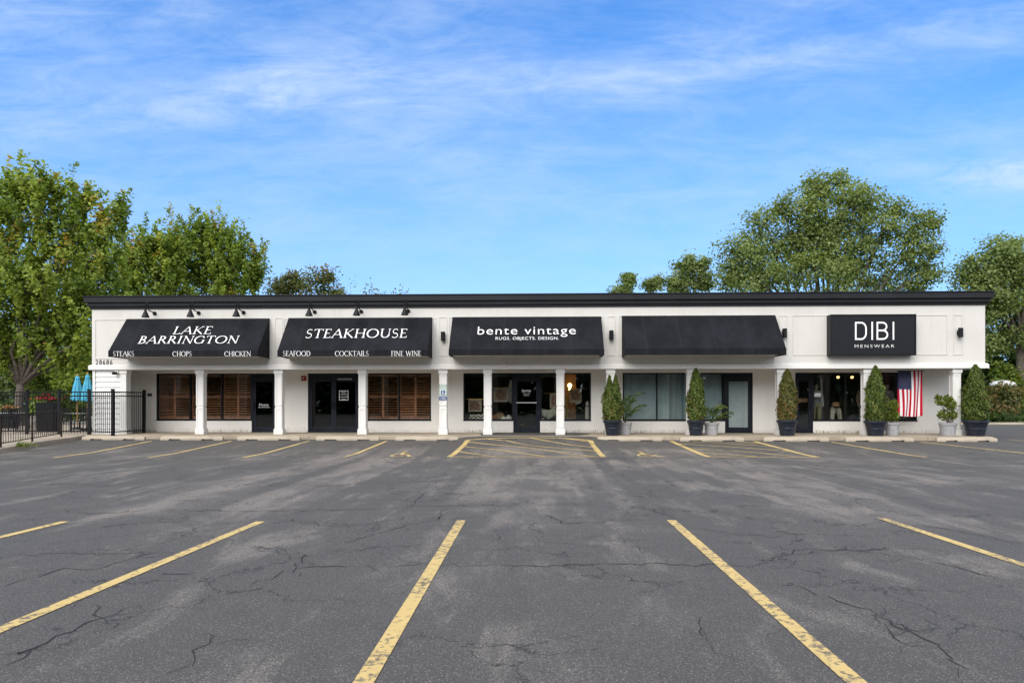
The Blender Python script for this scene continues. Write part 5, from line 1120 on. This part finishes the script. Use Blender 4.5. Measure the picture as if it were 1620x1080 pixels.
def parasol(lab, px, top, bot, wpx, Y, seed):
    xx = PX(px, Y); s_ = Y / FP; o = thing('parasol', lab, 'parasol', (xx, Y, ZS), 'closed turquoise parasols'); zt, zb = PZ(top, Y, px), PZ(bot, Y, px); Rb = wpx * s_ / 2; n = 32; m = MB(); rings = []
    for j, (f, r) in enumerate(((0, .06), (.10, .36), (.14, .42), (.15, .34), (.4, .62), (.7, .86), (.93, 1.0), (1, .96))):
        rings.append([(xx + Rb * r * (1 + .13 * math.cos(8 * 2 * math.pi * k / n + seed)) * math.cos(2 * math.pi * k / n), Y + Rb * r * (1 + .13 * math.cos(8 * 2 * math.pi * k / n + seed)) * math.sin(2 * math.pi * k / n), zt - (zt - zb) * f + (.03 * math.cos(8 * 2 * math.pi * k / n) if f == 1 else 0)) for k in range(n)])
    for a, b_ in zip(rings[:-1], rings[1:]):
        for k in range(n): m.face([b_[k], b_[(k + 1) % n], a[(k + 1) % n], a[k]])
    m.build('canopy', TEAL, o, smooth=True); m = MB(); m.tube([(xx, Y, ZS), (xx, Y, zt)], .025, 8); m.build('pole', TEAK, o); m = MB(); m.lathe((xx, Y, zt - .01), [(.03, 0), (.035, .04), (.01, .08)], 10); m.build('finial', TEAK, o)
    m = MB(); m.lathe((xx, Y, ZS), [(.25, 0), (.25, .05), (.05, .1)], 16); m.build('base', BLK, o)
parasol('closed turquoise parasol standing nearer the maple', 122.5, 593.5, 633, 17, 30, .4); parasol('closed turquoise parasol against the building corner', 138.5, 591.5, 634, 17, 29, 1.2)
def patio_chair():
    o = thing('patio_chair', '', 'chair', (0, 0, 0), 'black patio chairs'); m = MB(); m.box(-.24, .24, -.22, .24, .42, .45); m.build('seat', BLK, o, bevel=.01)
    m = MB()
    for k in range(7): m.box(-.21 + k * .07 - .012, -.21 + k * .07 + .012, .23, .25, .45, .92)
    m.box(-.25, .25, .225, .255, .92, .96); m.build('backrest', BLK, o)
    for sx in (-1, 1):
        for sy in (-1, 1): m = MB(); m.tube([(sx * .22, sy * .2, .42), (sx * .25, sy * .23, 0)], .016, 6); m.build('leg', BLK, o)
    return o
ch = patio_chair()
for k, (px, Y, rz, lab) in enumerate(((10, 28, 20, 'black patio chair seen through the fence at the frame edge'), (28, 28.6, 200, 'black patio chair facing the frame-edge one across the table'), (112, 27, 170, 'black patio chair nearest the gate post under the parasols'), (131, 27.4, 10, 'black patio chair close to the building corner under the parasols'))):
    o = ch if k == 0 else dup(ch); o['label'] = lab; o.location = (PX(px, Y), Y, ZS); o.rotation_euler = (0, 0, R(rz))
def table(lab, px, Y):
    xx = PX(px, Y); o = thing('patio_table', lab, 'table', (xx, Y, ZS), 'patio tables'); m = MB(); m.box(xx - .55, xx + .55, Y - .4, Y + .4, ZS + .72, ZS + .75); m.build('top', mat('grey_table', (.3, .31, .32), .4), o, bevel=.008)
    for sx in (-1, 1):
        for sy in (-1, 1): m = MB(); m.tube([(xx + sx * .5, Y + sy * .35, ZS), (xx + sx * .5, Y + sy * .35, ZS + .72)], .02, 6); m.build('leg', BLK, o)
table('grey patio table near the frame edge below orange flowers', 20, 29.4); table('grey patio table below the turquoise parasols', 122, 28.4)
def planter(lab, px, Y, w_, h_, col, seed):
    xx = PX(px, Y); o = thing('flower_planter', lab, 'planter', (xx, Y, ZS), 'flower planters on the patio'); m = MB(); m.frustum((xx, Y, ZS), w_ * .85, .4, (xx, Y, ZS + h_), w_, .45); m.build('box', BLK, o, bevel=.01)
    rng = np.random.default_rng(seed); n = 260; pos = np.stack((xx + rng.normal(size=n) * w_ * .3, Y + rng.normal(size=n) * .15, ZS + h_ + .03 + np.abs(rng.normal(size=n)) * .12), 1)
    leaf_mesh('leaves', pos, .11, rng.uniform(0, .8, n), rng, None, .6, .3, o, DARKL); pos = np.stack((xx + rng.normal(size=n) * w_ * .28, Y - .05 + rng.normal(size=n) * .15, ZS + h_ + .12 + np.abs(rng.normal(size=n)) * .09), 1); leaf_mesh('blooms', pos, .09, rng.uniform(0, 1, n), rng, None, .8, .3, o, col)
planter('tall black planter of red flowers behind the gate', 76, 27.2, .75, 1.2, leafmat('red_petals', [(0, (.25, .008, .02)), (1, (.45, .02, .04))]), 61); planter('black planter of orange and cream flowers near the frame edge', 15, 31, .7, .75, leafmat('orange_petals', [(0, (.4, .12, .03)), (.7, (.5, .25, .08)), (1, (.6, .5, .35))]), 62)
# weeds
rng = np.random.default_rng(5); pos = []
for (pa, pb, n) in ((205, 246, 14), (322, 396, 30), (735, 770, 16), (892, 960, 40), (1000, 1080, 30), (1290, 1370, 60), (1420, 1500, 16)):
    xs_ = rng.uniform(PX(pa, DW), PX(pb, DW), n); pos.append(np.stack((xs_, DW - .03 - rng.uniform(0, .05, n), ZS + rng.uniform(.02, .09, n)), 1))
pos = np.concatenate(pos); struct(leaf_mesh('weeds', pos, .13, rng.uniform(0, 1, len(pos)), rng, None, .12, 0, None, leafmat('dry_weeds', [(0, (.09, .10, .03)), (1, (.25, .19, .10))]), np.tile([0, 0, 3.0], (len(pos), 1))), 'stuff')
q = GZp(25, 706.5, .19); pos = np.array(q) + np.abs(rng.normal(size=(160, 3))) * np.array([.2, .1, .07]); tag(leaf_mesh('weed_tuft', pos, .12, rng.uniform(0, 1, 160), rng, None, .2, .1, None, BRIGHTL), 'small green weed tuft growing at the ramp kerb', 'weed')
